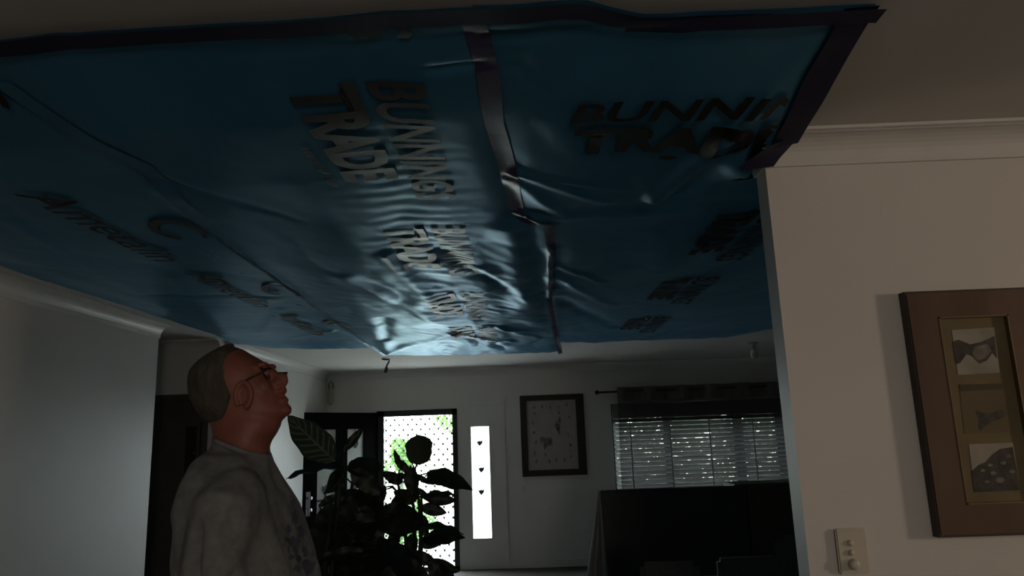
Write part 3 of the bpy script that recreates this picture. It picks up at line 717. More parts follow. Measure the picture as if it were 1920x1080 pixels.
def remesh(mb, name, m, vox, parent, smooth_it=6, fac=.5, disp=None):
    o = mb.build(name+'_tmp', m)
    md = o.modifiers.new('r', 'REMESH'); md.mode = 'VOXEL'; md.voxel_size = vox
    ms = o.modifiers.new('s', 'SMOOTH'); ms.iterations = smooth_it; ms.factor = fac
    bpy.context.view_layer.update()
    me = bpy.data.meshes.new_from_object(o.evaluated_get(bpy.context.evaluated_depsgraph_get())); me.name = name
    bpy.data.objects.remove(o)
    if disp:
        new = [v.co+disp(v.co, n.vector) for v, n in zip(me.vertices, list(me.vertex_normals))]
        me.vertices.foreach_set('co', [c for p in new for c in p]); me.update()
    return link(name, me, m, parent, True)
man = tag(empty('person', (XS, YM, 0)), 'man with grey hair and glasses in a grey t-shirt looking up at the tarp', 'person')
local(remesh(body, 'body', M_SKIN, .0038, man, 5))
# t-shirt: torso and sleeves in one cloth surface
sh_ = MB(); sh_.loft(torso(0.0)[3:])
for (a, b, c) in ARM:
    limb(sh_, (a+Vector((0, (YM-a.y)*.35, .0)), a, a.lerp(b, .80)), (.072, .073, .068), 24)
# neckband
nb = []
CB0 = [(322, 830, 0), (440, 848, .074), (560, 895, .078), (680, 945, .056), (745, 968, 0)]
ring = [hp(a, b) for a, b, _ in CB0]; ys = [c for *_, c in CB0]
pts = [Vector((p.x, YM-y, p.y)) for p, y in zip(ring, ys)]+[Vector((p.x, YM+y, p.y)) for p, y in list(zip(ring, ys))[-2:0:-1]]
pts.append(pts[0]); dense = []
for i in range(len(pts)-1):
    p0, p1, p2, p3 = pts[(i-1) % (len(pts)-1)], pts[i], pts[i+1], pts[(i+2) % (len(pts)-1)]
    for k in range(6):
        t = k/6; dense.append(.5*((2*p1)+(p2-p0)*t+(2*p0-5*p1+4*p2-p3)*t*t+(3*p1-p0-3*p2+p3)*t**3))
dense.append(dense[0])
ctr = sum(dense[:-1], Vector())/len(dense[:-1])
def nring(k, dz): return [Vector((ctr.x+(p.x-ctr.x)*k, YM+(p.y-YM)*k, p.z+dz)) for p in dense[:-1]]
sh_.loft([nring(1.00, .002), nring(1.06, -.018), nring(1.25, -.045), nring(1.35, -.09)])
def cloth(co, n):
    d = .013*noise.noise(Vector((co.x*9, co.y*7, co.z*4.5)))+.009*noise.noise(Vector((co.x*22+co.z*9, co.y*20, co.z*9)))
    # long folds running down from the shoulder
    d += -.017*math.exp(-((co.x-(XS+.035)-.10*(ZS-co.z))/.010)**2)*smooth(ZS-.02, ZS-.08, co.z)*(1 if co.y < YM else 0)
    d += -.013*math.exp(-((co.x-(XS+.12)+.35*(ZS-.16-co.z))/.010)**2)*smooth(ZS-.10, ZS-.16, co.z)*(1 if co.y < YM else 0)
    d += -.012*math.exp(-((co.x-(XS-.055)-.05*(ZS-co.z))/.012)**2)*smooth(ZS-.03, ZS-.10, co.z)*(1 if co.y < YM else 0)
    return n*d
shirt = local(remesh(sh_, 'tshirt', M_SHIRT, .006, man, 24, .5, cloth)); shirt['label'] = 'grey marle t-shirt with faded dark print'
o = MB().tube([p-Vector((0, 0, .002)) for p in dense], .006, 8).build('neckband', M_SHIRT, shirt, True)
# chest print: patches lying on the shirt
bpy.context.view_layer.update()
dg = bpy.context.evaluated_depsgraph_get()
pr = MB()
for (cx, cy, rx, ry) in ((550, 1022, 11, 17), (577, 1062, 12, 14), (552, 968, 6, 15), (563, 998, 7, 13), (556, 1066, 7, 6), (541, 992, 4, 9), (572, 1035, 6, 9), (545, 1045, 6, 5), (560, 1048, 5, 6), (537, 1012, 4, 5), (548, 945, 4, 9), (585, 1040, 4, 6)):
    d = ray(cx, cy); hits = []
    n = 14; rg = []
    for k in range(n):
        a = 2*math.pi*k/n; rr = 1+1.1*noise.noise(Vector((cx, cy, k*.9)))
        rg.append((cx+rx*rr*math.cos(a), cy+ry*rr*math.sin(a)))
    vs = []
    me_o = shirt.evaluated_get(dg); inv = shirt.matrix_world.inverted()
    for (qx, qy) in [(cx, cy)]+rg:
        d = ray(qx, qy); ok, loc, nn, _ = me_o.ray_cast(inv @ Vector((0, 0, CAMZ)), (inv.to_3x3() @ d).normalized())
        if not ok: break
        vs.append(shirt.matrix_world @ (loc+nn*.0015))
    if len(vs) == n+1: pr.add(vs, [(0, k+1, (k+1) % n+1) for k in range(n)])
if pr.v:
    o = pr.build('shirt_print', M_SHIRTPRINT, shirt, True)
# trousers and shoes
tr = MB()
for s in (-1, 1): limb(tr, ((XH, YM+s*.098, ZH+.02), (XH+.01, YM+s*.10, .50), (XH-.01, YM+s*.105, .07)), (.102, .076, .066), 20)
tr.loft([slice_ring(z, XH-a, XH+b, c, e=.85) for z, a, b, c in ((ZH-.10, .125, .125, .19), (ZH, .14, .14, .20), (ZH+.12, .145, .16, .204))])
local(remesh(tr, 'trousers', M_TROUSER, .012, man, 4))
for s in (-1, 1):
    so = MB(); limb(so, ((XH-.04, YM+s*.105, .055), (XH+.06, YM+s*.112, .056), (XH+.17, YM+s*.122, .046)), (.050, .048, .040), 16); local(remesh(so, 'shoe', M_SHOE, .01, man, 4))
# hair: shell over the back and top of the skull
NR, NS = 31, 40
HPOLY = [(565, 100), (500, 122), (430, 152), (400, 200), (385, 280), (395, 350), (425, 420), (440, 520), (420, 600), (380, 690), (330, 730), (60, 760), (60, 20), (500, 20)]
def proj(p):
    d = Vector(p)-Vector((0, 0, CAMZ)); k = F/d.dot(CC); return (960+k*d.dot(CA), 540-k*d.dot(CB))
def hairline(x, y, z):
    p = dn(x, -abs(y), z); a, b = proj(p); a, b = (a-330)*4.3214, (b-630)*4.3214; ins = False; dm = 1e9
    for (x0, y0), (x1, y1) in zip(HPOLY, HPOLY[1:]+HPOLY[:1]):
        if (y0 > b) != (y1 > b) and a < (x1-x0)*(b-y0)/(y1-y0)+x0: ins = not ins
        L = (x1-x0)**2+(y1-y0)**2; t = max(0, min(1, ((a-x0)*(x1-x0)+(b-y0)*(y1-y0))/L)); dm = min(dm, math.hypot(a-x0-t*(x1-x0), b-y0-t*(y1-y0)))
    return dm/70 if ins else -dm/70
vs = []; mask = []
for i in range(NR):
    rg = head_ring(i/30, 0)
    for (x, y, z) in rg:
        h = max(0, min(1, hairline(x, y, z))); mask.append(h)
        cxy = Vector((x-.0, y, (z-.02)*.8)).normalized(); g = .0085*h+.001+.0015*h*noise.noise(Vector((x*90, y*90, z*60))) - .003*(1-h)
        vs.append(dn(x+cxy.x*g, y+cxy.y*g, z+cxy.z*g))
fs = []
for i in range(NR-1):
    for k in range(NS):
        q = (i*NS+k, i*NS+(k+1) % NS, (i+1)*NS+(k+1) % NS, (i+1)*NS+k)
        if max(mask[j] for j in q) > 0: fs.append(q)
fs.append(tuple((NR-1)*NS+k for k in range(NS)))
ho = MB().add(vs, fs).build('hair', M_HAIR, man, True); local(ho)
md = ho.modifiers.new('sub', 'SUBSURF'); md.levels = 1; md.render_levels = 1
# eyes, brows
for s in (-1, 1):
    q = up(hp(750, 296)); local(MB().ell(dn(q.x, s*.031, q.y), (.0115, .0115, .0115)).build('eye', M_EYE, man, True))
# glasses
gl = MB(); le = MB()
gq = up(hp(768, 290))
for s in (-1, 1):
    rim = []
    for k in range(25):
        a = 2*math.pi*k/24; rim.append(dn(gq.x-.004-.006*abs(math.cos(a))*0, s*.031+.021*math.cos(a), gq.y-.002+.0165*math.sin(a)))
    gl.tube(rim, .0018, 6); le.add([dn(gq.x-.004, s*.031, gq.y-.002)]+rim[:24], [(0, k+1, (k+1) % 24+1) for k in range(24)])
    yy = [.062, .068, .078, .083, .083, .080]
    pts3 = []
    for (a_, b_), y_ in zip(((768, 262), (742, 270), (630, 322), (535, 378), (500, 415), (485, 455)), yy):
        q_ = onY(*cp(a_, b_), YM-y_); pts3.append(Vector((q_.x, YM+s*y_, q_.z)))
    gl.tube([dn(gq.x-.004, s*.052, gq.y+.004)]+pts3, .0022, 6)
gl.tube([dn(gq.x-.004, -.009, gq.y+.002), dn(gq.x+.001, 0, gq.y+.004), dn(gq.x-.004, .009, gq.y+.002)], .0016, 6)
go = local(gl.build('glasses', M_GLASSFRAME, man, True)); lo = le.build('lens', M_LENS, go)

# ================================================================== PLANTS
def leaf_mesh(name, L, W, droop, fold, m, nu=12, nv=6, wave=.0, rnd=False):
    vs = []; uv = []; fs = []
    for i in range(nu+1):
        u = i/nu; wd = W/2*(math.sin(math.pi*min(1, u**.78*.985+.015))**.75)*(1 if u < .98 else .3)
        if rnd: wd = W/2*math.sqrt(max(.0004, 1-(2*u-1)**2))*(1+.07*math.sin(u*9+1)+.04*math.sin(u*21))
        for j in range(-nv//2, nv//2+1):
            v = j/(nv//2)
            x = u*L; y = v*wd; z = fold*abs(v)*wd-droop*L*u*u+wave*L*.03*math.sin(u*17+(2 if v > 0 else 0))*abs(v)
            vs.append((x*math.cos(droop*u*.6), y, z)); uv.append((u, v, 0))
    for i in range(nu):
        for j in range(nv): fs.append((i*(nv+1)+j, i*(nv+1)+j+1, (i+1)*(nv+1)+j+1, (i+1)*(nv+1)+j))
    me = bpy.data.meshes.new(name); me.from_pydata(vs, [], fs); me.update()
    at = me.attributes.new('leaf_uv', 'FLOAT_VECTOR', 'POINT')
    for i, c in enumerate(uv): at.data[i].vector = c
    me.materials.append(m)
    for p in me.polygons: p.use_smooth = True
    return me
def put_leaf(me, base, tip, facing, parent, L=1.0, name='leaf'):
    d = (Vector(tip)-Vector(base)); ln = d.length; d.normalize()
    n = Vector(facing); n = (n-d*n.dot(d)); n = n.normalized() if n.length > 1e-4 else d.orthogonal().normalized(); s = n.cross(d)
    mt = Matrix((d, s, n)).transposed().to_4x4(); sc = ln/L
    o = bpy.data.objects.new(name, me); COL.objects.link(o); o.parent = parent
    o.matrix_parent_inverse = parent.matrix_basis.inverted()
    o.matrix_basis = Matrix.Translation(base) @ mt @ Matrix.Scale(sc, 4)
    return o
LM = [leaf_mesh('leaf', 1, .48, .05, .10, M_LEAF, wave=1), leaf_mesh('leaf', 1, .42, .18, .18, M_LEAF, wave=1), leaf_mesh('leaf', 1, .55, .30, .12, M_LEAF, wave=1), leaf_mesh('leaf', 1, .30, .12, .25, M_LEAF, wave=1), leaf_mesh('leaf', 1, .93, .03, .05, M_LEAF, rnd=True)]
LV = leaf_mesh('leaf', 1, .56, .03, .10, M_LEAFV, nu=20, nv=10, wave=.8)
def plant(name, label, base, YP, stems, leaves, nrand, region, seed, potr, poth):
    rnd = random.Random(seed); t = tag(empty(name, base), label, 'potted plant')
    bx, by, _ = base
    local(MB().lathe([(potr*.70, 0), (potr*.72, .01), (potr, poth*.86), (potr*1.08, poth*.87), (potr*1.08, poth), (potr*.96, poth), (potr*.93, poth*.9)], (bx, by, 0), 24).build('pot', M_POT, t, True))
    local(MB().lathe([(potr*.90, poth*.90), (potr*.5, poth*.93), (.01, poth*.94)], (bx, by, 0), 20).build('soil', M_SOIL, t, True))
    tops = []
    for (px, py, dy) in stems:
        p = onY(px, py, YP+dy); b = Vector((bx+rnd.uniform(-.05, .05), by+rnd.uniform(-.05, .05), poth*.9)); mid = b.lerp(p, .5)+Vector((rnd.uniform(-.04, .04), 0, .02))
        local(MB().tube([b, b.lerp(mid, .5), mid, mid.lerp(p, .5)+Vector((.01, 0, 0)), p], [.017, .016, .014, .012, .008], 8).build('stem', M_STEM, t, True)); tops.append((b, mid, p))
    def petiole(a, b):
        return local(MB().tube([a, a.lerp(b, .5)+Vector((0, 0, .03)), b], [.007, .006, .005], 6).build('petiole', M_STEM, t, True))
    def nearest(q):
        best = None
        for b, m_, p in tops:
            for k in range(12):
                c = b.lerp(m_, k/6) if k < 6 else m_.lerp(p, (k-6)/5)
                if c.z < q.z+.02 or k == 0:
                    d = (c-q).length
                    if best is None or d < best[0]: best = (d, c)
        return best[1]
    for (bxp, byp, dyb, txp, typ, dyt, kind, face) in leaves:
        B = onY(bxp, byp, YP+dyb); T = onY(txp, typ, YP+dyt)
        put_leaf(LV if kind == 'v' else LM[kind], B, T, face, t); petiole(nearest(B), B)
    for _ in range(nrand):
        px, py = rnd.choice(region); px += rnd.uniform(-18, 18); py += rnd.uniform(-14, 14)
        B = onY(px, py, YP+rnd.uniform(-.12, .15)); a = rnd.uniform(-.9, math.pi+.9); ln = rnd.uniform(.22, .36)
        T = B+Vector((math.cos(a)*ln, rnd.uniform(-.2, .2), math.sin(a)*ln*.45-.10))
        put_leaf(rnd.choice(LM[:4]), B, T, (rnd.uniform(-.5, .5), -1, rnd.uniform(-.2, 1.0)), t); petiole(nearest(B), B)
    return t
CAMF = (0, -1, .15)
plant('dumb_cane_plant', 'tall leafy potted plant whose pale-veined top leaf points left', (-1.30, 5.0, 0), 5.0,
      [(640, 860, 0), (665, 875, .1), (620, 930, -.05)],
      [(627, 863, -.05, 538, 781, -.15, 'v', (-.25, -1, -.15)), (642, 872, 0, 535, 886, -.1, 3, (0, -.55, 1)), (645, 845, .05, 682, 800, .05, 3, (.3, -1, .2)),
       (650, 880, 0, 722, 866, .05, 2, (.1, -1, .5)), (640, 878, 0, 612, 915, -.1, 1, (0, -1, .4)), (655, 868, .1, 700, 893, .1, 0, CAMF), (660, 880, 0, 712, 930, 0, 0, CAMF),
       (628, 945, 0, 585, 1005, -.1, 0, CAMF), (640, 905, .1, 605, 925, .1, 1, CAMF), (625, 985, 0, 575, 1035, 0, 2, CAMF), (640, 960, 0, 600, 990, 0, 0, CAMF),
       (660, 930, 0, 640, 1010, 0, 0, CAMF), (670, 950, 0, 720, 1010, 0, 0, CAMF), (660, 960, .1, 700, 960, .1, 1, CAMF), (630, 930, .05, 597, 950, 0, 0, CAMF)],
      46, [(640, 1040), (610, 1050), (680, 1040), (720, 1050), (650, 1000), (690, 990), (740, 1060), (715, 960), (600, 1070), (660, 1075), (700, 1075), (635, 1010), (625, 915), (705, 1020)], 3, .19, .34)
plant('broad_leaf_plant', 'taller broad-leaved potted plant silhouetted against the bright screen door', (-.80, 5.35, 0), 5.35,
      [(778, 880, 0), (770, 900, .1), (790, 930, -.05), (745, 900, 0)],
      [(787, 872, 0, 784, 815, .02, 4, CAMF), (800, 888, 0, 884, 908, -.1, 1, (-.3, -1, .9)), (752, 880, 0, 738, 842, 0, 3, CAMF), (765, 885, 0, 745, 860, 0, 0, CAMF), (795, 905, 0, 852, 884, 0, 1, (0, -.9, .7)),
       (790, 930, 0, 858, 922, -.05, 3, (0, -.6, 1)), (790, 950, 0, 838, 962, 0, 0, CAMF), (800, 935, 0, 856, 938, 0, 1, CAMF), (790, 985, 0, 868, 992, -.1, 3, (0, -.45, 1)), (792, 1012, 0, 866, 1000, -.1, 1, (0, -.8, .6)), (785, 1020, 0, 838, 1010, 0, 0, CAMF),
       (770, 1040, 0, 820, 1056, 0, 0, CAMF), (800, 1055, 0, 862, 1072, 0, 1, CAMF), (760, 890, 0, 725, 905, 0, 1, CAMF), (755, 905, 0, 715, 885, 0, 0, CAMF), (770, 920, 0, 730, 950, 0, 0, CAMF), (780, 940, 0, 735, 920, 0, 2, CAMF), (765, 960, 0, 720, 985, 0, 0, CAMF),
       (790, 965, 0, 800, 1010, 0, 0, CAMF), (775, 890, 0, 808, 905, 0, 3, CAMF), (782, 915, 0, 812, 945, 0, 3, CAMF), (745, 990, 0, 730, 1040, 0, 0, CAMF), (775, 1000, 0, 765, 1055, 0, 0, CAMF), (768, 875, 0, 776, 935, 0, 0, CAMF)],
      22, [(740, 960), (745, 1040), (770, 1060), (720, 1060), (735, 915), (725, 1000), (790, 1070), (700, 1040)], 11, .19, .34)

# ================================================================== NEAR WALL THINGS
PY = YN-.002
fp = tag(empty('photo_frame', (1.36, PY, 1.6)), 'wide brushed brown frame with three small photographs on the near wall', 'picture frame')
a, b = onY(1699, 551, PY-.03), onY(1763, 1004, PY-.03); FX0 = (a.x+b.x)/2; FZ1, FZ0 = a.z, b.z
c, d = onY(1758, 595, PY-.03), onY(1811, 946, PY-.03); IX0 = (c.x+d.x)/2; IZ1, IZ0 = c.z, d.z; IX1 = onY(1888, 590, PY-.03).x; FX1 = IX1+(IX0-FX0)
def rail(name, poly, m, par, y0, y1): return local(MB().prism(poly, y0, y1).build(name, m, par))
FT = .034
rail('frame_rail', [(FX0, FZ0), (FX0, FZ1), (IX0, IZ1), (IX0, IZ0)], M_BRUSHED, fp, PY-FT, PY-.006)
rail('frame_rail', [(FX1, FZ0), (FX1, FZ1), (IX1, IZ1), (IX1, IZ0)], M_BRUSHED, fp, PY-FT, PY-.006)
rail('frame_rail', [(FX0, FZ1), (FX1, FZ1), (IX1, IZ1), (IX0, IZ1)], M_BRUSHED, fp, PY-FT, PY-.006)
rail('frame_rail', [(FX0, FZ0), (FX1, FZ0), (IX1, IZ0), (IX0, IZ0)], M_BRUSHED, fp, PY-FT, PY-.006)
e = .006; bk = MB()
for (x0, x1, z0, z1) in ((FX0-e, FX0, FZ0-e, FZ1+e), (FX1, FX1+e, FZ0-e, FZ1+e), (FX0, FX1, FZ1, FZ1+e), (FX0, FX1, FZ0-e, FZ0)): bk.box(x0, x1, PY-FT+.003, PY, z0, z1)
local(bk.build('frame_edge', M_FRAMEEDGE, fp))
sp = MB()
for (x0, x1, z0, z1) in ((IX0-.0, IX0+.004, IZ0, IZ1), (IX1-.004, IX1, IZ0, IZ1), (IX0, IX1, IZ1-.004, IZ1), (IX0, IX1, IZ0, IZ0+.004)): sp.box(x0, x1, PY-FT-.002, PY-.016, z0, z1)
local(sp.build('slip', M_GILT, fp))
mt_ = local(MB().box(IX0, IX1, PY-.018, PY-.006, IZ0, IZ1).build('mat_board', M_MAT, fp))
def quad_at(pts, y): return [((q := onY(px, py, y)).x, q.z) for px, py in pts]
def sheetpoly(name, px, m, par, lift): 
    o = MB().prism(quad_at(px, PY-.018), PY-.018-lift, PY-.0182).build(name, m, par)
    if par is fp: local(o)
    return o
p1 = sheetpoly('photograph', [(1784, 619), (1864, 614), (1874, 699), (1796, 703)], M_PAPER, fp, .0012)
sheetpoly('photo_detail', [(1785, 641), (1797, 637), (1818, 646), (1840, 641), (1864, 630), (1869, 672), (1860, 662), (1850, 676), (1836, 682), (1822, 668), (1812, 664), (1800, 680), (1793, 683)], M_PHOTOD, p1, .0018)
sheetpoly('photo_detail', [(1826, 650), (1850, 645), (1858, 658), (1846, 672), (1832, 676), (1822, 664)], M_PHOTOM, p1, .0023)
p2 = sheetpoly('photograph', [(1798, 721), (1881, 719), (1895, 810), (1808, 813)], M_SEPIA, fp, .0012)
sheetpoly('photo_detail', [(1798, 721), (1881, 719), (1883, 730), (1800, 734)], M_SEPIAD, p2, .0018)
sheetpoly('photo_detail', [(1829, 770), (1834, 772), (1856, 776), (1876, 768), (1886, 772), (1882, 782), (1860, 790), (1846, 800), (1838, 808), (1834, 800), (1836, 788)], M_PHOTOD, p2, .0018)
p3 = sheetpoly('photograph', [(1816, 833), (1899, 830), (1913, 919), (1827, 923)], M_PAPER, fp, .0012)
sheetpoly('photo_detail', [(1821, 884), (1834, 872), (1848, 866), (1860, 852), (1874, 842), (1898, 838), (1913, 919), (1827, 923)], M_PHOTOD, p3, .0018)
for (x, y, r) in ((1842, 882, 5), (1856, 872, 5), (1862, 887, 6), (1880, 868, 6), (1874, 900, 9), (1897, 884, 6), (1850, 903, 5), (1890, 855, 5)):
    sheetpoly('photo_detail', [(x+r*math.cos(a), y+r*.6*math.sin(a)) for a in [k*math.pi/4 for k in range(8)]], M_PHOTOM, p3, .0024)
# light switch
sq = tag(empty('light_switch', (.91, PY, 1.2)), 'cream wall plate with two switches and a dimmer knob', 'light switch')
a = onY(1566, 992, PY-.012); b = onY(1622, 990, PY-.012); c = onY(1572, 1078, PY-.012)
SX0_, SX1_, SZ1_, SZ0_ = a.x, b.x, a.z, c.z
local(MB().box(SX0_, SX1_, PY-.012, PY, SZ0_, SZ1_, .004).build('switch_plate', M_PLASTIC, sq))
for (px, py) in ((1594, 1018), (1596, 1036)):
    q = onY(px, py, PY-.012); local(MB().lathe([(.0085, 0), (.0085, -.005), (.006, -.008)], (q.x, PY-.012, q.z), 16, 'Y').build('switch_button', M_PLASTIC, sq, True))
q = onY(1600, 1058, PY-.012); local(MB().lathe([(.015, 0), (.0145, -.012), (.012, -.016), (.004, -.017)], (q.x, PY-.012, q.z), 24, 'Y').build('dimmer_knob', M_PLASTIC, sq, True))

# ================================================================== FAR WALL THINGS
FY = YF-.002
pf = tag(empty('framed_print', (.32, FY, 1.6)), 'dark framed print of scattered small figures on the far wall', 'picture frame')
o = [onY(*p, FY-.02) for p in ((974, 742), (1095, 738), (980, 894), (1100, 890))]; i_ = [onY(*p, FY-.02) for p in ((987, 752), (1081, 749), (991, 882), (1083, 879))]
ox0, ox1 = (o[0].x+o[2].x)/2, (o[1].x+o[3].x)/2; oz1, oz0 = (o[0].z+o[1].z)/2, (o[2].z+o[3].z)/2
ix0, ix1 = (i_[0].x+i_[2].x)/2, (i_[1].x+i_[3].x)/2; iz1, iz0 = (i_[0].z+i_[1].z)/2, (i_[2].z+i_[3].z)/2
for poly in ([(ox0, oz0), (ox0, oz1), (ix0, iz1), (ix0, iz0)], [(ox1, oz0), (ox1, oz1), (ix1, iz1), (ix1, iz0)], [(ox0, oz1), (ox1, oz1), (ix1, iz1), (ix0, iz1)], [(ox0, oz0), (ox1, oz0), (ix1, iz0), (ix0, iz0)]):
    local(MB().prism(poly, FY-.03, FY).build('frame_rail', M_PICFRAME, pf))
pp_ = local(MB().box(ix0, ix1, FY-.014, FY-.004, iz0, iz1).build('print_sheet', M_PICPAPER, pf))
ink = MB(); rnd = random.Random(5)
def fig(u, v, s):
    cx, cz = lerp(ix0, ix1, u), lerp(iz0, iz1, v); n = 9
    ink.prism([(cx+s*.6*(1+.5*rnd.uniform(-1, 1))*math.cos(2*math.pi*k/n), cz+s*1.1*(1+.5*rnd.uniform(-1, 1))*math.sin(2*math.pi*k/n)) for k in range(n)], FY-.0155, FY-.0139)
for u, v in ((.16, .90), (.32, .92), (.48, .90), (.65, .90), (.82, .93), (.16, .82), (.12, .68), (.13, .54), (.17, .40), (.14, .24), (.16, .12), (.86, .75), (.82, .50), (.86, .34), (.86, .18), (.56, .13), (.72, .13), (.42, .12), (.34, .22), (.66, .82)): fig(u, v, .022)
for u, v, s in ((.62, .62, .055), (.66, .70, .04), (.64, .55, .05), (.38, .40, .06), (.30, .44, .045), (.46, .42, .05), (.34, .34, .035)): fig(u, v, s)
ink.build('printed_figures', M_PICINK, pp_)['kind'] = 'stuff'
a, b = onY(975, 905, FY), onY(984, 926, FY)
s2 = tag(empty('wall_switch', (a.x, FY, b.z)), 'small grey wall switch below the framed print', 'light switch')
local(MB().box(a.x, b.x+.02, FY-.01, FY, b.z, a.z, .003).build('switch_plate', M_TRIM, s2)); local(MB().box(a.x+.025, b.x-.005, FY-.016, FY-.01, b.z+.05, a.z-.04, .002).build('rocker', M_PLASTIC, s2))
a, b = onY(599, 716, FY-.03), onY(598, 758, FY-.03)
orn = tag(empty('wall_ornament', (-2.5, FY, b.z)), 'pale hanging ornament on a hook above the open door', 'ornament')
ocx = max(a.x, XE+.06)
local(MB().tube([(ocx-.028, FY-.02, a.z-.10), (ocx-.026, FY-.025, a.z-.03), (ocx, FY-.03, a.z), (ocx+.026, FY-.025, a.z-.03), (ocx+.028, FY-.02, a.z-.09)], .009, 8).build('hook', mat('grey_metal', (.22, .22, .20), .5), orn, True))
local(MB().lathe([(.012, 0), (.026, .02), (.03, .10), (.026, .20), (.012, .24), (.008, .26)], (ocx, FY-.034, a.z-.30), 14).build('body', M_BLOOM, orn, True))
# ceiling cable and lamp holders
c = onZ(723, 672, CEIL-.001)
cb = tag(empty('ceiling_cable', c), 'bent bare cable hanging from the ceiling beyond the tarp', 'cable')
zc = lambda px, py: onY(px, py, c.y)
local(MB().tube([(zc(716, 673).x, c.y, CEIL-.004), (zc(722, 673).x, c.y, CEIL-.012), (zc(730, 674).x, c.y, CEIL-.014), zc(729, 679), zc(726, 684), zc(724, 690)], .010, 8).build('cable', M_WIRE, cb, True))
local(MB().tube([zc(725, 688), zc(724, 694), zc(722, 699)], [.012, .020, .014], 8).build('connector', M_WIRE, cb, True))
c2 = onZ(1412, 642, CEIL-.001)
lh = tag(empty('lamp_holder', c2), 'pale bare lamp holder on the ceiling above the curtain', 'lamp holder')
local(MB().lathe([(.055, 0), (.055, -.015), (.03, -.022), (.026, -.07), (.02, -.075)], c2, 18).build('batten_holder', M_BULB, lh, True))
local(MB().lathe([(.018, -.07), (.035, -.10), (.042, -.135), (.034, -.165), (.012, -.18)], c2, 18).build('bulb', mat('opal_bulb', (.5, .5, .46), .3), lh, True))

# ================================================================== TELEVISION CORNER AND CHAIRS
YT = 6.0
a, b = onY(1124, 922, YT), onY(1396, 909, YT); tx0, tx1, tzt = a.x, b.x, (a.z+b.z)/2
tv = tag(empty('television', ((tx0+tx1)/2, YT, .46)), 'large black television standing in front of the curtained window', 'television')
local(MB().box(tx0, tx1, YT, YT+.05, tzt-.66, tzt, .008).build('bezel', M_TV, tv)); local(MB().box(tx0+.02, tx1-.02, YT-.003, YT+.001, tzt-.64, tzt-.02).build('screen', mat('dark_screen', (.055, .055, .056), .5, spec=.3), tv))
local(MB().box((tx0+tx1)/2-.05, (tx0+tx1)/2+.05, YT+.01, YT+.04, .452, tzt-.65).build('stand_neck', M_TV, tv)); local(MB().box((tx0+tx1)/2-.25, (tx0+tx1)/2+.25, YT-.10, YT+.14, .450, .462, .004).build('stand_foot', M_TV, tv))
st = tag(empty('television_stand', ((tx0+tx1)/2, YT+.05, 0)), 'low dark stand under the television', 'cabinet')
local(MB().box(tx0+.14, tx1-.07, YT-.2, YT+.3, .06, .45, .006).build('body', M_CAB, st))
for k in range(3):
    x0 = lerp(tx0+.14, tx1-.07, k/3)+.01; x1 = lerp(tx0+.14, tx1-.07, (k+1)/3)-.01; dr = MB().box(x0, x1, YT-.215, YT-.2005, .08, .43, .004).build('door', M_CAB, st); local(dr)
    hh = MB().tube([(x1-.05, YT-.225, .20), (x1-.05, YT-.225, .32)], .006, 8).build('handle', M_CHROME, dr, True)
local(MB().box(tx0+.18, tx1-.11, YT-.15, YT+.25, 0, .06).build('plinth', M_CAB, st))
cbz = onY(1470, 906, YT).z
cb2 = tag(empty('dark_cabinet', (2.2, YT+.1, 0)), 'dark brown cabinet beside the television at the wall edge', 'cabinet')
local(MB().box(tx1-.06, tx1+.95, YT+.07, YT+.42, .05, cbz, .006).build('body', M_CAB, cb2)); local(MB().box(tx1+.04, tx1+.92, YT+.1, YT+.38, 0, .05).build('plinth', M_CAB, cb2))
for k in range(2):
    x0 = tx1+.03+k*.455; dr = MB().box(x0, x0+.44, YT+.055, YT+.0695, .07, cbz-.03, .004).build('door', M_CAB, cb2); local(dr)
    hh = MB().tube([(x0+(.40 if k == 0 else .04), YT+.045, .5), (x0+(.40 if k == 0 else .04), YT+.045, .66)], .006, 8).build('handle', M_CHROME, dr, True)
# white sheet hanging at the television's left side
vs = []; fs = []; NXs, NZs = 28, 40
for j in range(NZs+1):
    v = j/NZs; z = lerp(tzt+.004, .02, v); xl = lerp(tx0-.012, onY(1093, 1080, YT).x-.10, v**1.1); xr = lerp(tx0+.0, onY(1136, 1080, YT).x+.02, v)
    for i in range(NXs+1):
        u = i/NXs; x = lerp(xl, xr, u); vs.append((x, YT-.03-.05*v*(1+math.sin(u*16+2*v))-.03*v*math.sin(u*7+1)-.012, z))
for j in range(NZs):
    for i in range(NXs): fs.append((j*(NXs+1)+i, j*(NXs+1)+i+1, (j+1)*(NXs+1)+i+1, (j+1)*(NXs+1)+i))
so = MB().add(vs, fs).build('drop_sheet', M_SHEET, None, True, fix=False); so.modifiers.new('t', 'SOLIDIFY').thickness = .004
tag(so, 'pale cloth sheet hanging in folds off the left edge of the television', 'sheet')
def chair(label, px0, px1, pytop, Y, tilt, rnd_):
    a, b = onY(px0, pytop, Y), onY(px1, pytop, Y); cx = (a.x+b.x)/2; W = abs(b.x-a.x); zt = (a.z+b.z)/2
    t = tag(empty('dining_chair', (cx, Y, 0)), label, 'chair', 'grey dining chairs at the frame bottom'); t.rotation_euler.z = R(tilt)
    h = W/2
    MB().box(-h, h, 0, .06, .50, zt, rnd_).build('backrest', M_CHAIR, t, True); MB().box(-h-.01, h+.01, .06, .48, .40, .48, .025).build('seat', M_CHAIR, t, True)
    for sx in (-1, 1):
        MB().tube([(sx*(h-.03), .03, .52), (sx*(h-.03), .04, .40), (sx*(h-.02), .0, 0)], [.018, .018, .014], 8).build('leg', M_DARKWOOD, t, True)
        MB().tube([(sx*(h-.03), .43, .41), (sx*(h-.02), .46, 0)], [.018, .014], 8).build('leg', M_DARKWOOD, t, True)
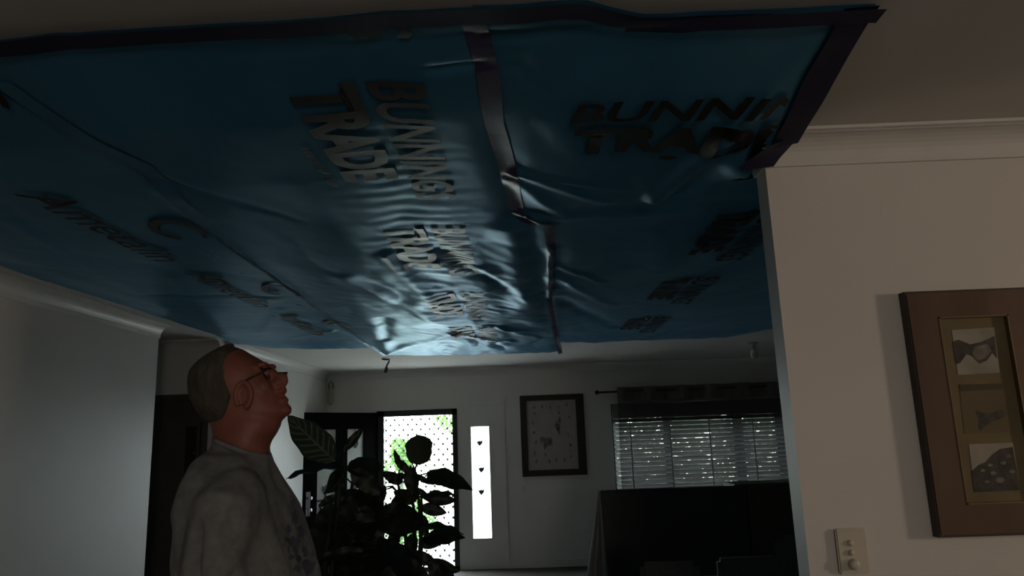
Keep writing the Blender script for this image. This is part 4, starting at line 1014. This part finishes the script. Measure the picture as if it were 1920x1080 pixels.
chair('grey dining chair with a rounded top below the television, leftmost of three', 1200, 1312, 1054, 4.2, -4, .028)
chair('grey square-backed dining chair below the right half of the television', 1346, 1462, 1046, 4.1, 3, .018)
chair('taller grey round-backed chair half hidden by the near wall edge', 1452, 1570, 1002, 4.75, 8, .029)

# ================================================================== OUTSIDE
gd = MB().box(-14, 16, YF+.2, 34, -.14, -.04).build('ground_outside', M_PAVE); struct(gd)
fe = tag(empty('garden_fence', (-1, 20, -.05)), 'pale boundary fence across the garden outside the door', 'fence')
for k in range(16):
    o = MB().box(-8+k*1.0+.01, -8+k*1.0+.99, 20-.02*(k % 2), 20.04, -.05, 1.5).build('panel', M_FENCE, fe); local(o)
def shrub(label, c, rx, ry, rz, n, seed, m=M_GARDEN, ls=1.0):
    rnd = random.Random(seed); t = tag(empty('garden_shrub', (c[0], c[1], -.04)), label, 'shrub')
    mb = MB(); uv = []
    for _ in range(n):
        while True:
            p = Vector((rnd.uniform(-1, 1), rnd.uniform(-1, 1), rnd.uniform(-1, 1)))
            if .25 < p.length < 1: break
        p = Vector((c[0]+p.x*rx, c[1]+p.y*ry, c[2]+p.z*rz)); d = Vector((rnd.gauss(0, 1), rnd.gauss(0, 1), rnd.gauss(0, 1))).normalized(); s = d.orthogonal().normalized(); L = rnd.uniform(.06, .12)*ls
        mb.add([p, p+d*L*.5+s*L*.3, p+d*L, p+d*L*.5-s*L*.3], [(0, 1, 2, 3)]); uv += [(0, 0, 0), (.5, .9, 0), (1, 0, 0), (.5, -.9, 0)]
    o = mb.build('foliage', m, t, fix=False); at = o.data.attributes.new('leaf_uv', 'FLOAT_VECTOR', 'POINT')
    for i, q in enumerate(uv): at.data[i].vector = q
    o['kind'] = 'stuff'; local(o)
    local(MB().tube([(c[0], c[1], -.05), (c[0], c[1], c[2])], .05, 8).build('stem', M_STEM, t, True))
p = onY(752, 838, 13.0); shrub('bright green garden bush seen left in the screen door', (p.x, 13.0, p.z-.12), .20, .25, .30, 420, 1)
p = onY(838, 800, 15.0); shrub('leafy branch at the upper right of the screen door', (p.x+.25, 15.0, p.z+.1), .5, .4, .3, 420, 2)
p = onY(770, 985, 12.0); shrub('low green bush behind the lower screen door', (p.x, 12.0, p.z), .42, .3, .42, 700, 3)
p = onY(728, 862, 13.6); shrub('small shrub at the left edge of the screen door', (p.x-.1, 13.6, p.z-.2), .12, .15, .22, 130, 4)
shrub('dense hedge added outside the window to dim the gaps in the blind', (2.6, 11.8, 1.2), 3.0, .5, 2.2, 9000, 5, M_HEDGE, 2.0)  # hedge added to hold back sky light between the slats
